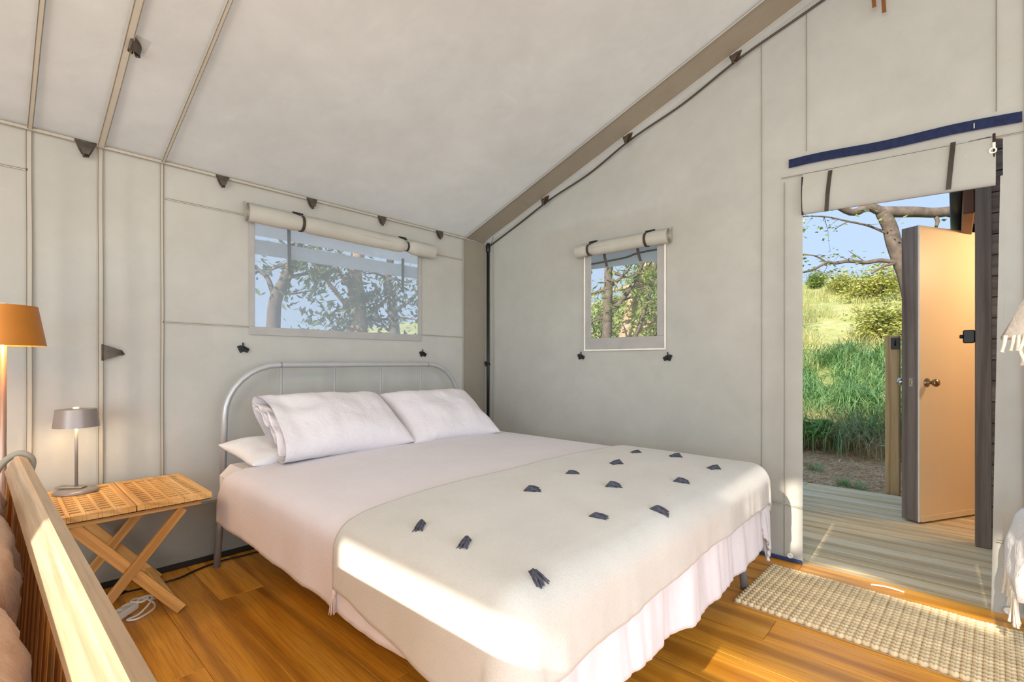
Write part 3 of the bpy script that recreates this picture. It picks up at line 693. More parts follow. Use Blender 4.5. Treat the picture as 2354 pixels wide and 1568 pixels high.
legc((-2.385, -.535, .012), (-2.735, -.535, TZ-.055), .042, .022); legc((-2.735, -.56, .012), (-2.385, -.56, TZ-.055), .036, .02)
legc((-2.385, -.10, .012), (-2.735, -.10, TZ-.055), .042, .022); legc((-2.735, -.125, .012), (-2.385, -.125, TZ-.055), .036, .02)
child(MB().bbox((-2.437, -.545, .055), (-2.407, -.09, .078), .003).build('stretcher', M['teaky'], None), tb); child(MB().bbox((-2.71, -.57, .055), (-2.68, -.11, .078), .003).build('stretcher', M['teaky'], None), tb)

# lamps
def lamp(name, loc, H, rb, rt, hs, base_r, pole_r, m_body, m_shade, m_pole, label):
    e = empty(name, loc); tag(e, label, 'lamp')
    MB().lathe([(0, 0), (base_r, 0), (base_r, .008), (base_r*.93, .014), (.02, .016), (0, .016)], 40).build('base', m_body, e, True)
    MB().tube([(0,0,.012), (0,0,H-.012)], pole_r, 14).build('stem', m_pole, e, True)
    s = MB(); s.lathe([(rb, H-hs), (rt, H), (rt*.3, H+.002), (0, H+.002)], 40); s.lathe([(rb-.003, H-hs), (rt-.004, H-.005)], 40); s.lathe([(rb, H-hs), (rb-.003, H-hs)], 40)
    autosmooth(s.build('lamp_shade', m_shade, e), 30)
    MB().lathe([(.012, H+.002), (.012, H+.009), (0, H+.010)], 20).build('top_button', M['lampin'], e, True)
    MB().lathe([(0, H-.03), (rt*.55, H-.03), (rt*.55, H-.02), (0, H-.02)], 24).build('light_disc', M['bulb'], e)
    return e
lamp('table_lamp', (-2.69, -.165, TZ), .365, .079, .070, .078, .078, .006, M['lampgrey'], M['lampgrey'], M['lampgrey'], 'small grey metal table lamp standing on the slotted side table')
lamp('floor_lamp', (-2.915, -.45, 0), 1.285, .117, .093, .146, .13, .011, M['copperpole'], M['copper'], M['copperpole'], 'tall copper floor lamp with drum shade at the left edge')
light('table_lamp_light', 'POINT', (-2.69, -.165, TZ+.30), (0,0,0), 1.6, (1, .72, .40), shadow_soft_size=.03)
light('floor_lamp_light', 'POINT', (-2.915, -.45, 1.20), (0,0,0), 6, (1, .70, .38), shadow_soft_size=.04)
ph = empty('remote_control', (-2.705, -.135, TZ+.0165)); ph.rotation_euler = (0, 0, -.75); tag(ph, 'slim silver remote control lying on the lamp base', 'remote control')
MB().bbox((-.055, -.02, 0), (.055, .02, .009), .003).build('case', M['phone'], ph)
MB().bbox((-.05, -.0155, .009), (.05, .0155, .0098), .0003).build('button_panel', M['lampgrey'], ph)
for k in range(6):
    MB().bbox((-.045+.016*k, -.011, .0098), (-.036+.016*k, -.003, .0115), .001).build('button', M['phone'], ph); MB().bbox((-.045+.016*k, .003, .0098), (-.036+.016*k, .011, .0115), .001).build('button', M['phone'], ph)

# cables and power strip
ps = empty('power_strip', (-2.565, -.40, 0)); ps.rotation_euler = (0,0,.75); tag(ps, 'white power strip on the floor under the teak side table', 'power strip')
MB().bbox((-.10, -.026, 0), (.06, .026, .032), .006).build('body', M['white_plastic'], ps)
for k in range(3): MB().lathe([(0, .0325), (.017, .0325), (.019, .034)], 20, Matrix.Translation((-.075+.048*k, 0, 0))).build('socket', M['piping'], ps, True)
wc = MB().tube(spline([(-2.53,-.375,.02), (-2.49,-.35,.035), (-2.46,-.375,.04), (-2.475,-.42,.03), (-2.52,-.46,.012), (-2.56,-.47,.008), (-2.53,-.49,.008), (-2.47,-.45,.01), (-2.455,-.40,.014), (-2.48,-.36,.03), (-2.52,-.365,.045), (-2.535,-.40,.05), (-2.50,-.42,.045), (-2.475,-.39,.05), (-2.50,-.345,.03), (-2.44,-.33,.006)], 8), .0042, 8).build('extension_cord', M['white_plastic'], None, True); tag(wc, 'white coiled power cord beside the power strip', 'cord')
bc = empty('extension_cord', (-2.57, -.16, 0)); tag(bc, 'black power cord with plug running along the floor below the wall', 'cord')
child(MB().tube(spline([(-2.54,-.195,.022), (-2.47,-.185,.014), (-2.40,-.17,.008), (-2.31,-.165,.006), (-2.22,-.12,.006), (-2.1,-.09,.006), (-1.93,-.10,.006), (-1.5,-.08,.006)], 8), .0045, 8).build('cord', M['black'], None, True), bc)
child(MB().tube([(-2.62,-.215,.02), (-2.575,-.205,.024), (-2.54,-.197,.024), (-2.52,-.193,.022)], [.022, .020, .010, .006], 10).build('plug', M['black'], None, True), bc)
b2 = MB().tube(spline([(-2.70,-.07,.006), (-2.60,-.12,.006), (-2.52,-.10,.012), (-2.48,-.085,.05), (-2.46,-.10,.03), (-2.43,-.15,.006), (-2.41,-.175,.006)], 8), .003, 6).build('thin_cord', M['black'], None, True); tag(b2, 'thin black cord looping behind the legs of the side table', 'cord')

# ------------------------------------------------------------------ sofa (bench)
sf = empty('sofa', (-3.2, -1.65, 0)); tag(sf, 'teak slat back sofa at the left with a sunlit top rail', 'sofa')
Y0, Y1 = -2.54, -.70
sf.rotation_euler = (0, 0, math.radians(1.08)); tilt = math.radians(27)
Mr = Matrix.Translation((-2.868, 0, .733)) @ Matrix.Rotation(tilt, 4, 'Y')
rl = MB(); rl.bbox((-.018, Y0, -.032), (.018, Y1, .032), .006, Mr); child(rl.build('top_rail', M['sofa'], None), sf)
ec = MB(); ec.tube(spline([(-2.93, Y1+.012, .66), (-2.905, Y1+.016, .735), (-2.862, Y1+.016, .772), (-2.83, Y1+.012, .745), (-2.84, Y1+.01, .68)], 6), .010, 8); child(ec.build('end_reflection', plain('grey_reflection', '9c9788', .8), None, True), sf)  # grey reflection ghost at the rail end, put into a coloured loop
bt = Vector((-2.885, 0, .36)); tp_ = Vector((-2.868, 0, .705)); dv_ = (tp_-bt).normalized(); sn = dv_.cross(Vector((0,1,0)))
ny_ = 22
slm = None
for k in range(ny_):
    y = Y1-.07-(Y1-Y0-.14)*k/(ny_-1)
    if slm is None:
        Ms = Matrix((sn, Vector((0,1,0)), dv_)).transposed().to_4x4(); slm = MB().bbox((-.008, -.022, 0), (.008, .022, (tp_-bt).length), .003, Ms).mesh('back_slat', M['slat'])
    child(put('back_slat', slm, None, (bt.x, y, bt.z)), sf)
child(MB().bbox((-2.905, Y0, .33), (-2.865, Y1, .39), .006).build('lower_rail', M['sofa'], None), sf)
child(MB().bbox((-3.56, Y0, .30), (-2.906, Y1, .335), .006).build('seat_deck', M['sofa'], None), sf)
child(MB().bbox((-3.60, Y0, .27), (-3.561, Y1, .345), .006).build('front_rail', M['sofa'], None), sf)
for y in (Y0+.035, Y1-.035):
    child(MB().bbox((-3.60, y-.03, 0), (-3.54, y+.03, .55), .006).build('front_leg', M['slat'], None), sf)
    b = MB(); b.bbox((-.022, -.03, 0), (.022, .03, .70), .006, Matrix.Translation((-2.905, y, .0)) @ Matrix.Rotation(math.radians(3), 4, 'Y')); child(b.build('back_leg', M['slat'], None), sf)
    child(MB().bbox((-3.62, y-.035, .55), (-2.90, y+.035, .58), .008).build('arm_rest', M['sofa'], None), sf)
def sofa_cushion(c, half, rot, thick, label, seed):
    e = empty('sofa_cushion', c); e.rotation_euler = rot; tag(e, label, 'cushion', 'brown linen sofa cushions'); n = 26
    b = MB()
    def f(sg):
        def g(i, j):
            u = -1+2*i/n; v = -1+2*j/n; ed = max(0, 1-abs(u)**4)*max(0, 1-abs(v)**4)
            return Vector((u*half[0]*(1-.03*(1-v*v)), v*half[1]*(1-.03*(1-u*u)), sg*thick*ed**.45*(1+.12*nz(u*2, v*2, seed))+.02*nz(u*2.5, v*2.5, seed+3)*ed+.008*nz(u*9, v*9, seed)*ed**.3))
        return g
    b.grid(f(1), n, n); b2 = MB(); b2.grid(f(-1), n, n); b2.f = [q_[::-1] for q_ in b2.f]; b.add(b2.v, b2.f); o = b.build('cushion_body', M['cushion'], e, True)
    bm = bmesh.new(); bm.from_mesh(o.data); bmesh.ops.remove_doubles(bm, verts=bm.verts, dist=.0008); bm.to_mesh(o.data); bm.free()
    MB().tube([Vector((sx*half[0]*.99, sy*half[1]*.99, 0)) for sx, sy in ((-1,-1),(1,-1),(1,1),(-1,1),(-1,-1))], .005, 6).build('piping', M['cushion'], e, True)
    return e
rb = math.radians(90-7)
sofa_cushion((-2.998, -1.03, 0.557), (.19, .25), (0, -rb, 0), .072, 'brown linen back cushion at the far end of the teak sofa', 1)
sofa_cushion((-2.998, -1.61, .567), (.20, .34), (0, -rb, 0), .080, 'brown linen back cushion in the middle of the teak sofa', 2)
sofa_cushion((-2.998, -2.235, .567), (.20, .30), (0, -rb, 0), .078, 'brown linen back cushion added at the near end of the teak sofa to block sun', 3)  # added to block sun stripes coming through the slats
sofa_cushion((-3.31, -1.62, .392), (.235, .85), (0, 0, 0), .055, 'long brown linen seat cushion lying on the teak sofa', 4)

# ------------------------------------------------------------------ rug
rug = empty('jute_rug', (-.42, -2.28, 0)); rug.rotation_euler = (0, 0, math.radians(-2.5)); tag(rug, 'chunky woven natural jute rug at the doorway', 'rug')
rw, npit, nrow = .54, .0275, 39
MB().bbox((-rw/2, -npit*nrow, .0005), (rw/2, 0, .006), .002).build('backing', M['jutebase'], rug)
rm = MB(); nst = 19
for k in range(nst):
    x = -rw/2+rw*(k+.5)/nst
    for sg in (-1, 1): rm.ell((x, sg*.0062, .011), (.0142, .0075, .0115), 8, 5, Matrix.Rotation(sg*.7, 3, 'Z') @ Matrix.Rotation(.35, 3, 'Y'))
BR = rm.mesh('braid_row', M['jute'], True)
for k in range(nrow):
    o = put('braid_row', BR, rug, (random.uniform(-.003, .003), -npit*(k+.5), 0)); o.rotation_euler = (0, 0, random.uniform(-.006, .006)); o.scale = (1+random.uniform(-.006, .006), (1 if k % 2 else -1), 1)
pw_ = MB().grid(lambda i, j: Vector((-.062+.001*i+(.012*(j)), -2.70-.125*i/10, .004+.006*math.sin(PI*i/10))), 10, 1).build('wood_sliver', M['piping']); md = pw_.modifiers.new('t', 'SOLIDIFY'); md.thickness = .003; tag(pw_, 'small white sliver lying on the door threshold', 'strip')

# ------------------------------------------------------------------ armchair at the right edge with throws
ac = empty('armchair', (-.75, -3.6, 0)); tag(ac, 'dark framed armchair at the right edge, mostly out of view', 'armchair')
for x, y in ((-.30, -3.24), (-1.02, -3.24), (-.30, -3.95), (-1.02, -3.95)): child(MB().tube([(x, y, .40), (x+(.13 if x > -.5 else -.04), y+.02, .0)], [.018, .013], 12).build('leg', M['black'], None, True), ac)
child(MB().bbox((-1.04, -3.95, .36), (-.24, -3.26, .47), .04).build('seat', M['knit'], None), ac)
child(MB().bbox((-1.11, -3.93, .40), (-1.02, -3.18, 1.235), .03).build('backrest', M['black'], None), ac)
def fringe(parent, P0, P1, n, L, seed, r=.0055, lean=0):
    rn = random.Random(seed); P0, P1 = Vector(P0), Vector(P1)
    for k in range(n):
        p = P0.lerp(P1, (k+.5)/n)+Vector((rn.uniform(-.004,.004), rn.uniform(-.004,.004), 0)); l = L*rn.uniform(.85, 1.1); dx, dy = rn.uniform(-.01,.01), rn.uniform(-.01,.01)+lean
        b = MB(); b.tube([p, p+Vector((dx*.4, dy*.3, -l*.5)), p+Vector((dx, dy*.8, -l*.9)), p+Vector((dx, dy, -l))], [r, r*.85, r*.8, r*1.25], 6); b.build('fringe_strand', M['fringe'], parent, True)
t1 = empty('throw_blanket', (0,0,0)); tag(t1, 'grey knitted throw with cream fringe over the chair back at the right edge', 'throw blanket')
def Pt(i, j):
    f = i/16; g = j/14
    if g < .6: z = 1.145+.105*g/.6; x = -1.135+.02*(g/.6)**3
    else: h = (g-.6)/.4; z = 1.25+.02*math.sin(PI*h)-.10*h; x = -1.115+.13*h
    yl = -3.092-.037*min(1, (z-1.145)/.1)
    return Vector((x+.006*nz(f*6, g*4), yl-(.62)*f, z-.012*nz(f*5, g*2)))
b = MB(); b.grid(Pt, 16, 14); o = b.build('knit_cloth', M['knit'], t1, True); md = o.modifiers.new('t', 'SOLIDIFY'); md.thickness = .012
fringe(t1, (-1.137, -3.093, 1.150), (-1.137, -3.20, 1.150), 11, .042, 5, .0045, .002)
fringe(t1, (-1.139, -3.115, 1.125), (-1.139, -3.70, 1.13), 36, .045, 6, .0045)
fringe(t1, (-.985, -3.13, 1.15), (-.985, -3.70, 1.15), 26, .085, 3)
t2 = empty('fluffy_throw', (0,0,0)); tag(t2, 'white fluffy fringed throw on the armchair seat at the right edge', 'throw blanket')
def Pf(i, j):
    f = i/20; g = j/16; x = -.66+.46*f
    if g < .45: return Vector((x, -3.175-.55*(.45-g)/.45, .52+.02*nz(x*8, g*8)-.02*(g/.45)**4))
    h = (g-.45)/.55; return Vector((x+.015*nz(x*9, h*4), -3.175+.03*math.sin(PI*h*.55)+.015*nz(x*7, h*3, 4), .50-.21*h))
b = MB(); b.grid(Pf, 20, 16); o = b.build('fluffy_cloth', M['fluffy'], t2, True); md = o.modifiers.new('t', 'SOLIDIFY'); md.thickness = .02
fringe(t2, (-.66, -3.147, .30), (-.20, -3.147, .30), 40, .11, 8, .004)

# unseen glowing globe added behind the camera for warm fill under the ridge
pl = empty('ridge_fill_lamp', (-3.7, -2.9, 2.35)); tag(pl, 'unseen glowing globe added under the ridge for warm fill light', 'lamp')
MB().tube([(0,0,.1), (0,.02,.7)], .004, 6).build('flex', M['black'], pl); MB().ell((0,0,0), (.06,.06,.06), 20, 12).build('bulb', M['bulb'], pl, True)
light('ridge_fill_light', 'POINT', (-3.7, -2.9, 2.2), (0,0,0), 46, (1, .80, .58), shadow_soft_size=.12)

# ------------------------------------------------------------------ outside: deck, shed, ground
dk = MB().box((.03, -6.5, -.11), (2.2, -1.0, -.068)).build('deck', plain('deck_joists', '2e2820', .9)); tag(dk, kind='structure')
bw_ = .135
x = .035; k = 0
while x+bw_ < 2.25:
    for y0, y1 in (((-6.5, -3.9), (-3.9, -1.0)), ((-6.5, -2.0), (-2.0, -1.0)))[k % 2]: plank(dk, x+bw_/2, y0, y1, bw_-.013, .03, -.038, M['deck'], 'd', 'deck_board')
    x += bw_; k += 1
def ground(x, y):
    t = x-4.4; z = -.14+.02*nz(x*1.5, y*1.5)
    if t > 0: z += .255*t*min(1, t/1.6)
    if x > 24: z -= (x-24)*.22
    if t > 0: z += min(1, t/4)*.28*nz(x*.35, y*.35, 2)
    return z
def gr(x0, x1, y0, y1, nx, ny, name, m):
    b = MB(); b.grid(lambda i, j: Vector((x0+(x1-x0)*i/nx, y0+(y1-y0)*j/ny, ground(x0+(x1-x0)*i/nx, y0+(y1-y0)*j/ny))), nx, ny); return b.build(name, m, None, True)
g1 = gr(-8, 5.2, -14, 16, 60, 90, 'ground', M['mulch']); tag(g1, kind='structure')
g2 = gr(5.2, 40, -30, 40, 90, 110, 'hillside', M['hill']); tag(g2, kind='structure')
# lawn in front of the tent
b = MB(); b.grid(lambda i, j: Vector((-8-60*i/6, -60+120*j/6, -.16)), 6, 6); tag(b.build('front_lawn', M['hill']), kind='structure')
# wood chips scattered by the deck
rn = random.Random(2); ch = MB()
for k in range(700):
    x, y = rn.uniform(2.25, 5.2), rn.uniform(-4.5, .5); a = rn.uniform(0, PI); L = rn.uniform(.02, .07)
    ch.box((-L/2, -.006, -.003), (L/2, .006, .004), Matrix.Translation((x, y, ground(x,y)+.008)) @ Matrix.Rotation(a, 4, 'Z') @ Matrix.Rotation(rn.uniform(-.3,.3), 4, 'Y'))
tag(ch.build('bark_chips', plain('bark_chip', 'd2a878', .9, var=.5, sc=3)), 'scattered bark chips on the ground beyond the deck', 'bark chips', kind='stuff')

# shed
sh = empty('shed', (1.1, -3.1, -.04)); tag(sh, 'dark stained weatherboard shed standing on the deck outside the doorway', 'shed')
SX, SY = 1.095, -3.09
DH = 2.06
child(MB().bbox((SX-.005, SY-.07, -.038), (SX+.025, SY, 2.75), .004).build('corner_board', M['stain'], None), sh)
child(MB().bbox((SX, SY-.03, -.038), (SX+.09, SY, 2.75), .004).build('door_jamb', M['stain'], None), sh)
for k in range(21):
    z = -.03+.125*k; b = MB(); b.box((SX+.008, -4.9, 0), (SX+.026, SY-.07, .118), Matrix.Translation((0,0,z))); child(b.build('weatherboard', M['stainx'], None), sh)
child(MB().box((SX+.03, -4.9, -.03), (SX+.05, SY-.06, 2.7)).build('end_wall', plain('shed_inner', '8a5a30', .8), None), sh)
child(MB().box((1.93, SY-.06, -.03), (3.0, SY-.02, 2.7)).build('side_wall', M['stainx'], None), sh)
child(MB().box((SX+.09, SY-.05, DH+.03), (1.93, SY-.01, 2.7)).build('lintel', M['stain'], None), sh)
child(MB().box((SX+.06, -4.9, -.03), (3.0, -4.85, 2.7)).build('rear_wall', M['cream'], None), sh); child(MB().box((3.0, -4.9, -.03), (3.05, SY, 2.7)).build('far_wall', M['cream'], None), sh)
b = MB(); b.bbox((.85, -5.0, 2.70), (3.2, SY+.02, 2.76), .01); child(b.build('roof', M['stain'], None), sh)
b = MB(); b.bbox((1.16, SY+.0, 2.0), (3.2, SY+.055, 2.24), .006); child(b.build('eave_board', M['fascia'], None), sh)
b = MB(); b.tube([(1.16, SY+.085, 2.16), (3.2, SY+.085, 2.16)], .032, 10); child(b.build('gutter', plain('gutter', '3b434c', .5), None, True), sh)
# shed door, ajar: free edge near (1.39,-2.81), hinged near (1.93,-3.12)
sd = empty('shed_door', (1.955, -3.13, -.038)); dvec = Vector((1.385-1.955, -2.812+3.13, 0)); ang = math.atan2(dvec.y, dvec.x); LD = dvec.length; sd.rotation_euler = (0, 0, ang); tag(sd, 'thick shed door standing ajar with a cream inner face', 'door')
# local x along door from the hinge, local y: +left of x.  inner (cream) face points to local +y? -> towards the tent
MB().bbox((0, -.105, .012), (LD, .0, DH), .003).build('leaf', M['stain'], sd)
MB().bbox((.0, .0, .014), (LD-.002, .009, DH-.002), .002).build('inner_panel', M['cream'], sd)
for a_, b_, c_, d_ in ((0, LD, .014, .055),): MB().bbox((a_+.01, .009, c_), (b_-.02, .016, d_), .002).build('bottom_batten', M['cream'], sd)
MB().bbox((LD-.006, .001, .014), (LD+.003, .010, DH), .001).build('edge_bead', M['piping'], sd)
kn = MB(); Mk = Matrix.Translation((LD-.075, .009, .975)) @ Matrix.Rotation(-PI/2, 4, 'X'); kn.lathe([(0, 0), (.030, 0), (.030, .004), (.012, .010), (.010, .032), (.022, .040), (.028, .055), (.022, .068), (0, .072)], 24, Mk); kn.build('knob', plain('brass_dark', '9a8468', .3, .9), sd, True)
kn = MB(); kn.lathe([(0, 0), (.030, 0), (.012, .010), (.010, .032), (.022, .040), (.028, .055), (.022, .068), (0, .072)], 24, Matrix.Translation((LD-.075, -.105, .975)) @ Matrix.Rotation(PI/2, 4, 'X')); kn.build('outer_knob', M['chrome'], sd, True)
MB().bbox((LD-.001, -.055, .945), (LD+.002, -.030, 1.005), .001).build('latch_plate', M['chrome'], sd); MB().bbox((LD, -.048, .965), (LD+.008, -.037, .985), .002).build('latch_bolt', plain('brass', 'b39a62', .3, .9), sd)
hp = empty('hasp_latch', (0,0,0)); tag(hp, 'black rim latch fixed beside the shed door frame', 'latch')
MB().bbox((SX+.0, SY+.0, 1.195), (SX+.04, SY+.055, 1.275), .006).build('latch_body', M['black'], hp); MB().lathe([(0,0), (.012,0), (.012,.014), (0,.016)], 14, Matrix.Translation((SX+.01, SY+.055, 1.235)) @ Matrix.Rotation(-PI/2, 4, 'X')).build('latch_knob', M['black'], hp, True)
light('shed_light', 'POINT', (1.75, -3.9, 1.9), (0,0,0), 42, (1, .76, .46), shadow_soft_size=.15)
sb_ = empty('ceiling_bulb', (1.75, -3.9, 2.05)); tag(sb_, 'warm bare bulb inside the shed', 'lamp'); MB().ell((0,0,0), (.04,.04,.05), 14, 8).build('glass', M['bulb'], sb_, True); MB().tube([(0,0,.04), (0,0,.64)], .006, 6).build('flex', M['black'], sb_)
# fence post with black latch
fp = empty('fence_post', (2.42, -2.60, -.14)); tag(fp, 'square pine post with a black latch beyond the shed door', 'post')
MB().bbox((-.05, -.05, 0), (.05, .05, 1.45), .006).build('post', M['post'], fp); MB().bbox((-.062, -.05, 1.33), (-.05, .01, 1.43), .003).build('latch', M['black'], fp); MB().tube([(-.062, -.02, 1.36), (-.085, -.02, 1.38), (-.062, -.02, 1.41)], .006, 6).build('latch_handle', M['black'], fp)

# ------------------------------------------------------------------ plants
def blades(cl, m, name, label, seg=4, parent=None):
    """cl: list of (x,y,z,n,length,width,spread,droop,lean_az)"""
    rn = random.Random(len(cl)); V = []; F = []
    for (cx, cy, cz, n, L, wd, sp, dr_, la) in cl:
        for k in range(n):
            a = la+rn.gauss(0, 1.0) if la is not None else rn.uniform(0, 2*PI); l = L*rn.uniform(.55, 1.15); e = rn.uniform(.1, 1)*sp; d = Vector((math.cos(a), math.sin(a), 0)); s = Vector((-d.y, d.x, 0))*wd*.5
            p = Vector((cx+rn.gauss(0, sp*.35), cy+rn.gauss(0, sp*.35), cz)); ang = PI/2-rn.uniform(.05, .5); dd = dr_*rn.uniform(.6, 1.4); i0 = len(V)
            for j in range(seg):
                w = 1-(j/seg)**1.6; V.append(p-s*w); V.append(p+s*w); st = l/seg
                p = p+(d*math.cos(ang)+Vector((0,0,1))*math.sin(ang))*st; ang -= dd/seg*(1+.6*j/seg)
            V.append(p)
            for j in range(seg-1): F.append((i0+2*j, i0+2*j+1, i0+2*j+3, i0+2*j+2))
            F.append((i0+2*seg-2, i0+2*seg-1, i0+2*seg))
    b = MB(); b.v = [tuple(v) for v in V]; b.f = F; o = b.build(name, m, parent, True)
    return tag(o, label, 'grass', kind='stuff')
rn = random.Random(5); near = []; straw = []; sunny = []; midg = []
for k in range(190):
    x = 4.75+rn.random()**1.1*4.6; y = rn.uniform(-5.5, 2.4); near.append((x, y, ground(x,y)-.02, 75, 1.1 if x < 6.5 else .8, .016, .30, 2.7, PI+rn.uniform(-.9,.9)))
for k in range(60):
    x = 4.55+rn.random()*1.2; y = rn.uniform(-4, 1.5); straw.append((x, y, ground(x,y)-.02, 34, .95, .007, .3, 2.2, PI+rn.uniform(-1.2,1.2)))
for k in range(520):
    x = 8.0+rn.random()*15; y = rn.uniform(-7, 9); sunny.append((x, y, ground(x,y)-.03, 36, .62, .014, .36, 1.9, None))
blades(near, M['grass_sh'], 'long_grass', 'long drooping green grass on the shaded bank outside the doorway')
blades(straw, M['straw'], 'straw_grass', 'dry straw coloured grass stems at the foot of the bank')
blades(sunny, M['grass_sun'], 'dry_grass', 'sunlit yellow green grass covering the hillside', 3)
tu = []
for x, y, n in ((2.75,-2.2,70), (2.7,-2.32,40), (3.35,-1.85,50), (3.1,-2.75,40), (3.9,-2.5,40), (2.6,-3.0,30), (3.6,-1.2,40)): tu.append((x, y, ground(x,y), n, .13, .006, .12, 1.0, None))
blades(tu, M['grass_sh'], 'grass_tufts', 'small green grass tufts growing in the bark mulch', 3)

def leaves(b, pts, n, spread, size, asp, rn, droop=.3):
    for p in pts:
        for k in range(n):
            c = Vector(p)+Vector((rn.gauss(0,spread), rn.gauss(0,spread), rn.gauss(0,spread*.8))); a = rn.uniform(0,2*PI); d = Vector((math.cos(a), math.sin(a), rn.uniform(-1,.4)*droop*2)).normalized(); s = d.cross(Vector((rn.uniform(-1,1), rn.uniform(-1,1), 1))).normalized(); L = size*rn.uniform(.6,1.3); w = L*asp; nn = d.cross(s)*w*.3
            b.add([c, c+d*L*.45+s*w+nn, c+d*L, c+d*L*.45-s*w+nn], [(0,1,2),(0,2,3)])
def tree(name, label, limbs, m_bark, m_leaf, nleaf, spread, size, asp, seed, sub=3, droop=.3, twig=.5, grp=None, cat='tree'):
    """limbs: list of (points, r0, r1, leafy)"""
    rn = random.Random(seed); base = Vector(limbs[0][0][0]); e = empty(name, base); tag(e, label, cat, grp); wb_ = MB(); lb = MB(); tips = []
    for pts, r0, r1, lf in limbs:
        sp = spline(pts, 5); n = len(sp); wb_.tube(sp, [r0+(r1-r0)*i/(n-1) for i in range(n)], 8)
        if lf:
            for k in range(sub):
                i = rn.randrange(max(1, n//3), n); p = sp[i]; q = [p]; dd = Vector((rn.gauss(0,1), rn.gauss(0,1), rn.gauss(.2,.7))).normalized(); L = twig*rn.uniform(.5,1.4)
                for j in range(4): dd = (dd+Vector((rn.gauss(0,.3), rn.gauss(0,.3), rn.gauss(-.08,.25)))).normalized(); q.append(q[-1]+dd*L/4)
                wb_.tube(q, [max(.004, r1*.6), r1*.45, r1*.3, r1*.2, .002], 5); tips += q[2:]
            tips += sp[-3:]
    child(wb_.build('trunk', m_bark, None, True), e)
    if nleaf: leaves(lb, tips, nleaf, spread, size, asp, rn, droop); o = child(lb.build('foliage', m_leaf, None), e); o['kind'] = 'stuff'
    return e
# tree seen through the doorway
D_ = [([(6.35,-2.75,.3), (6.22,-2.61,1.54), (6.11,-2.49,2.3), (6.05,-2.43,2.52), (5.98,-2.35,2.81), (5.94,-2.30,3.06), (5.88,-2.22,3.27)], .12, .085, False),
      ([(5.88,-2.22,3.27), (5.72,-2.07,3.34), (5.55,-1.89,3.26), (5.2,-1.6,3.45), (4.9,-1.3,3.5)], .07, .03, True), ([(5.88,-2.22,3.27), (6.18,-2.56,3.27), (6.43,-2.84,3.26), (6.75,-3.18,3.36), (7.2,-3.7,3.7)], .085, .06, True),
      ([(6.02,-2.40,2.52), (5.85,-2.21,2.56), (5.70,-2.05,2.53), (5.53,-1.86,2.55), (5.40,-1.72,2.52), (5.31,-1.63,2.53), (5.19,-1.49,2.43), (5.05,-1.34,2.38), (4.85,-1.1,2.35)], .034, .010, True), ([(5.31,-1.63,2.53), (5.22,-1.53,2.61), (5.14,-1.44,2.64), (4.95,-1.2,2.66)], .014, .006, True),
      ([(5.95,-2.31,2.93), (5.74,-2.09,3.06), (5.53,-1.86,3.13), (5.29,-1.60,3.20), (5.0,-1.3,3.2)], .02, .008, True), ([(5.53,-1.86,3.13), (5.43,-1.75,3.05), (5.38,-1.7,2.98)], .009, .004, False), ([(6.02,-2.40,2.52), (5.88,-2.25,2.48), (5.76,-2.11,2.37)], .022, .012, False),
      ([(5.70,-2.05,2.53), (5.60,-1.93,2.64), (5.53,-1.86,2.70)], .008, .004, False)]
tree('garden_tree', 'bare limbed tree with forked trunk outside the doorway', D_, M['bark'], M['leaf'], 3, .07, .06, .35, 21, 5, .3, .45, 'garden trees')
tree('garden_tree', 'fine twig of leaves hanging in the top left of the doorway', [([(4.2,-.6,4.2), (4.6,-1.0,3.7), (4.75,-1.12,3.4), (4.8,-1.15,3.1), (4.85,-1.2,2.8)], .02, .005, True)], M['bark'], M['leafl'], 6, .06, .05, .4, 31, 6, .3, .3, 'garden trees')
# trees behind the wide window
tree('back_tree', 'tree with a forked bare trunk behind the wide window', [([(.2,5.4,-.2), (.24,5.35,1.6), (.27,5.32,2.11), (.37,5.21,2.44), (.46,5.12,2.76), (.6,5.0,3.3), (.8,4.9,4.0)], .13, .06, True), ([(.26,5.33,2.11), (.18,5.42,2.47), (.06,5.55,2.63), (-.2,5.7,2.9)], .05, .02, True), ([(.4,5.2,2.5), (.75,5.1,2.6), (1.0,5.0,2.75)], .03, .01, True), ([(.3,5.3,2.2), (.6,5.2,2.25), (.9,5.1,2.35)], .02, .008, True)], M['bark'], M['leafd'], 5, .10, .14, .22, 41, 6, .8, .6, 'trees behind the bed wall')
tree('back_tree', 'broad leafy tree in the middle of the wide window view', [([(1.9,5.1,-.2), (1.73,5.22,1.5), (1.71,5.23,2.16), (1.67,5.28,2.81), (1.78,5.16,3.4), (1.9,5.2,4.2)], .20, .10, True), ([(1.7,5.24,1.9), (1.3,5.2,2.3), (.95,5.2,2.7), (.7,5.1,3.0)], .05, .02, True), ([(1.7,5.24,1.6), (1.4,5.15,1.75), (1.1,5.1,1.95)], .04, .02, True), ([(1.7,5.24,2.3), (1.4,5.2,2.6), (1.2,5.1,2.9)], .04, .02, True), ([(1.72,5.24,1.4), (1.45,5.0,1.5), (1.2,4.9,1.5), (1.0,4.9,1.45)], .03, .01, True), ([(1.7,5.2,1.8), (2.1,5.0,2.2), (2.4,4.8,2.6)], .05, .02, True)], M['barkl'], M['leafd'], 7, .14, .16, .2, 42, 6, .9, .6, 'trees behind the bed wall')
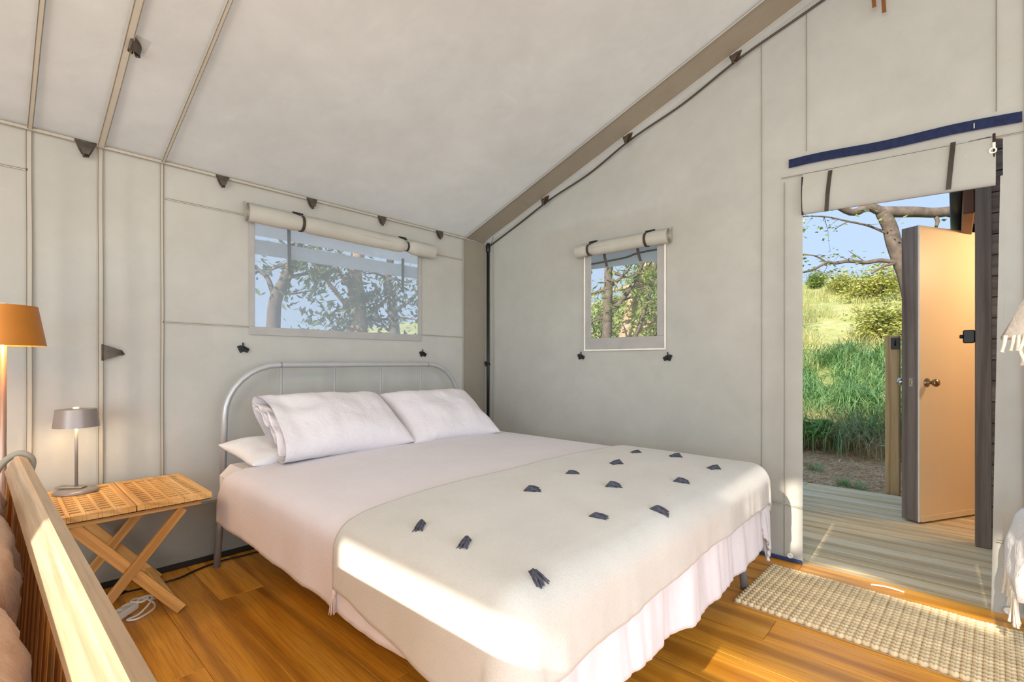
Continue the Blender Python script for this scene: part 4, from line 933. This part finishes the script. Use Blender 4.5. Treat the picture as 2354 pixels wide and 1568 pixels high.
tree('back_tree', 'leafy tree at the right of the wide window view', [([(2.4,4.6,-.2), (2.2,4.72,1.5), (2.15,4.76,2.1), (2.09,4.83,2.65), (2.2,4.7,3.4)], .12, .06, True), ([(2.15,4.76,1.6), (1.95,4.9,1.9), (1.85,4.8,2.3)], .03, .01, True), ([(2.15,4.76,2.0), (2.45,4.5,2.3), (2.7,4.3,2.7)], .04, .02, True), ([(2.2,4.7,1.4), (2.5,4.4,1.6), (2.8,4.2,1.7)], .03, .01, True)], M['bark'], M['leafd'], 8, .14, .15, .2, 43, 6, .9, .55, 'trees behind the bed wall')
# trees behind the small gable window
L4 = 'trees behind the gable window'
tree('gable_tree', 'grey upright trunk at the left of the small gable window', [([(4.85,1.85,.0), (4.88,1.80,1.42), (4.89,1.78,2.16), (4.91,1.77,2.97), (5.0,1.8,4.2)], .10, .07, True), ([(4.9,1.76,1.95), (5.15,1.5,2.4), (5.35,1.3,2.95), (5.5,1.1,3.5)], .05, .03, True)], M['bark'], M['leaf'], 16, .2, .12, .18, 51, 9, .9, .7, L4)
tree('gable_tree', 'sunlit pale trunk leaning in the small gable window', [([(6.0,2.1,.2), (5.95,2.05,1.42), (6.05,1.97,2.0), (6.15,1.87,2.6), (6.35,1.7,3.2), (6.6,1.6,4.2)], .13, .10, True), ([(6.0,2.0,1.5), (6.4,1.5,2.0), (6.8,1.1,2.1)], .04, .02, True)], M['barkl'], M['leafl'], 18, .22, .12, .18, 52, 10, .9, .8, L4)
tree('gable_tree', 'slim dark stem curving up in the small gable window', [([(5.2,1.5,.1), (5.22,1.45,1.3), (5.32,1.30,1.9), (5.42,1.16,2.5), (5.48,1.08,3.1)], .045, .03, True)], M['bark'], M['leaf'], 14, .2, .12, .18, 53, 8, .9, .6, L4)
rn = random.Random(77)
for k, (x, y, z, m, lab) in enumerate(((7.6,3.6,1.9,'leaf','dense green tree crown behind the trunks at the left of the gable window'), (8.2,2.4,1.8,'leafl','yellow green tree crown behind the middle of the gable window'), (8.8,1.2,2.0,'leaf','green tree crown behind the right of the gable window'), (9.6,3.0,3.6,'leaf','tall green tree crown high behind the gable window'), (9.8,1.2,4.0,'leafl','tall yellow green tree crown high behind the gable window'))):
    L = [([(x,y,ground(x,y)-.1), (x+.1,y,z*.6), (x,y+.1,z+.6)], .09, .04, True)]
    for j in range(9):
        a = rn.uniform(0,2*PI); r = rn.uniform(.7,1.5); L.append(([(x,y,z*.5+rn.uniform(0,.6)), (x+r*.5*math.cos(a), y+r*.5*math.sin(a), z+rn.uniform(-.7,.5)), (x+r*math.cos(a), y+r*math.sin(a), z+rn.uniform(-1.2,1.1))], .03, .012, True))
    tree('gable_tree', lab, L, M['bark'], M[m], 16, .22, .13, .2, 60+k, 5, .9, .7, L4)
# shrubs on the hill
for k, (x, y, s, m, lab) in enumerate(((21.5, 4.0, .75, 'leafl', 'round sunlit shrub on the skyline at the left of the doorway'), (22.5, 1.6, .6, 'leaf', 'low shrub on the skyline in the middle of the doorway'), (20.0, .3, .7, 'leafl', 'pale shrub on the skyline right of the middle shrub'), (17.0, -1.0, .95, 'leafl', 'large yellow green shrub on the slope beside the shed door'), (23, 7, 1.2, 'leaf', 'shrub on the skyline hidden left of the doorway'), (11.0, -1.75, .75, 'leafl', 'small leafy shrub low on the sunlit slope beside the post'))):
    gz = ground(x, y); L = []
    for j in range(12):
        a = rn.uniform(0,2*PI); r = s*rn.uniform(.3,1); h = s*rn.uniform(.4,1.25); L.append(([(x,y,gz-.05), (x+r*.5*math.cos(a), y+r*.5*math.sin(a), gz+h*.6), (x+r*math.cos(a), y+r*math.sin(a), gz+h)], .03*s, .01, True))
    tree('hill_shrub', lab, L, M['bark'], M[m], 14, .16*s, .11*max(.6,s), .45, 80+k, 4, .3, .45*s, 'shrubs on the hill', 'shrub')
# low bright plant in the mulch
px, py = 5.0, -1.52; L = []
for j in range(12):
    a = rn.uniform(0,2*PI); r = rn.uniform(.1,.26); L.append(([(px,py,ground(px,py)), (px-.2+r*.5*math.cos(a), py+r*.5*math.sin(a), .12), (px-.25+r*math.cos(a), py+r*math.sin(a), rn.uniform(.1,.26))], .006, .003, True))
tree('leafy_plant', 'low bright green leafy plant at the edge of the mulch', L, M['leaf'], M['leafg'], 5, .04, .09, .5, 99, 2, .2, .12, None, 'plant')
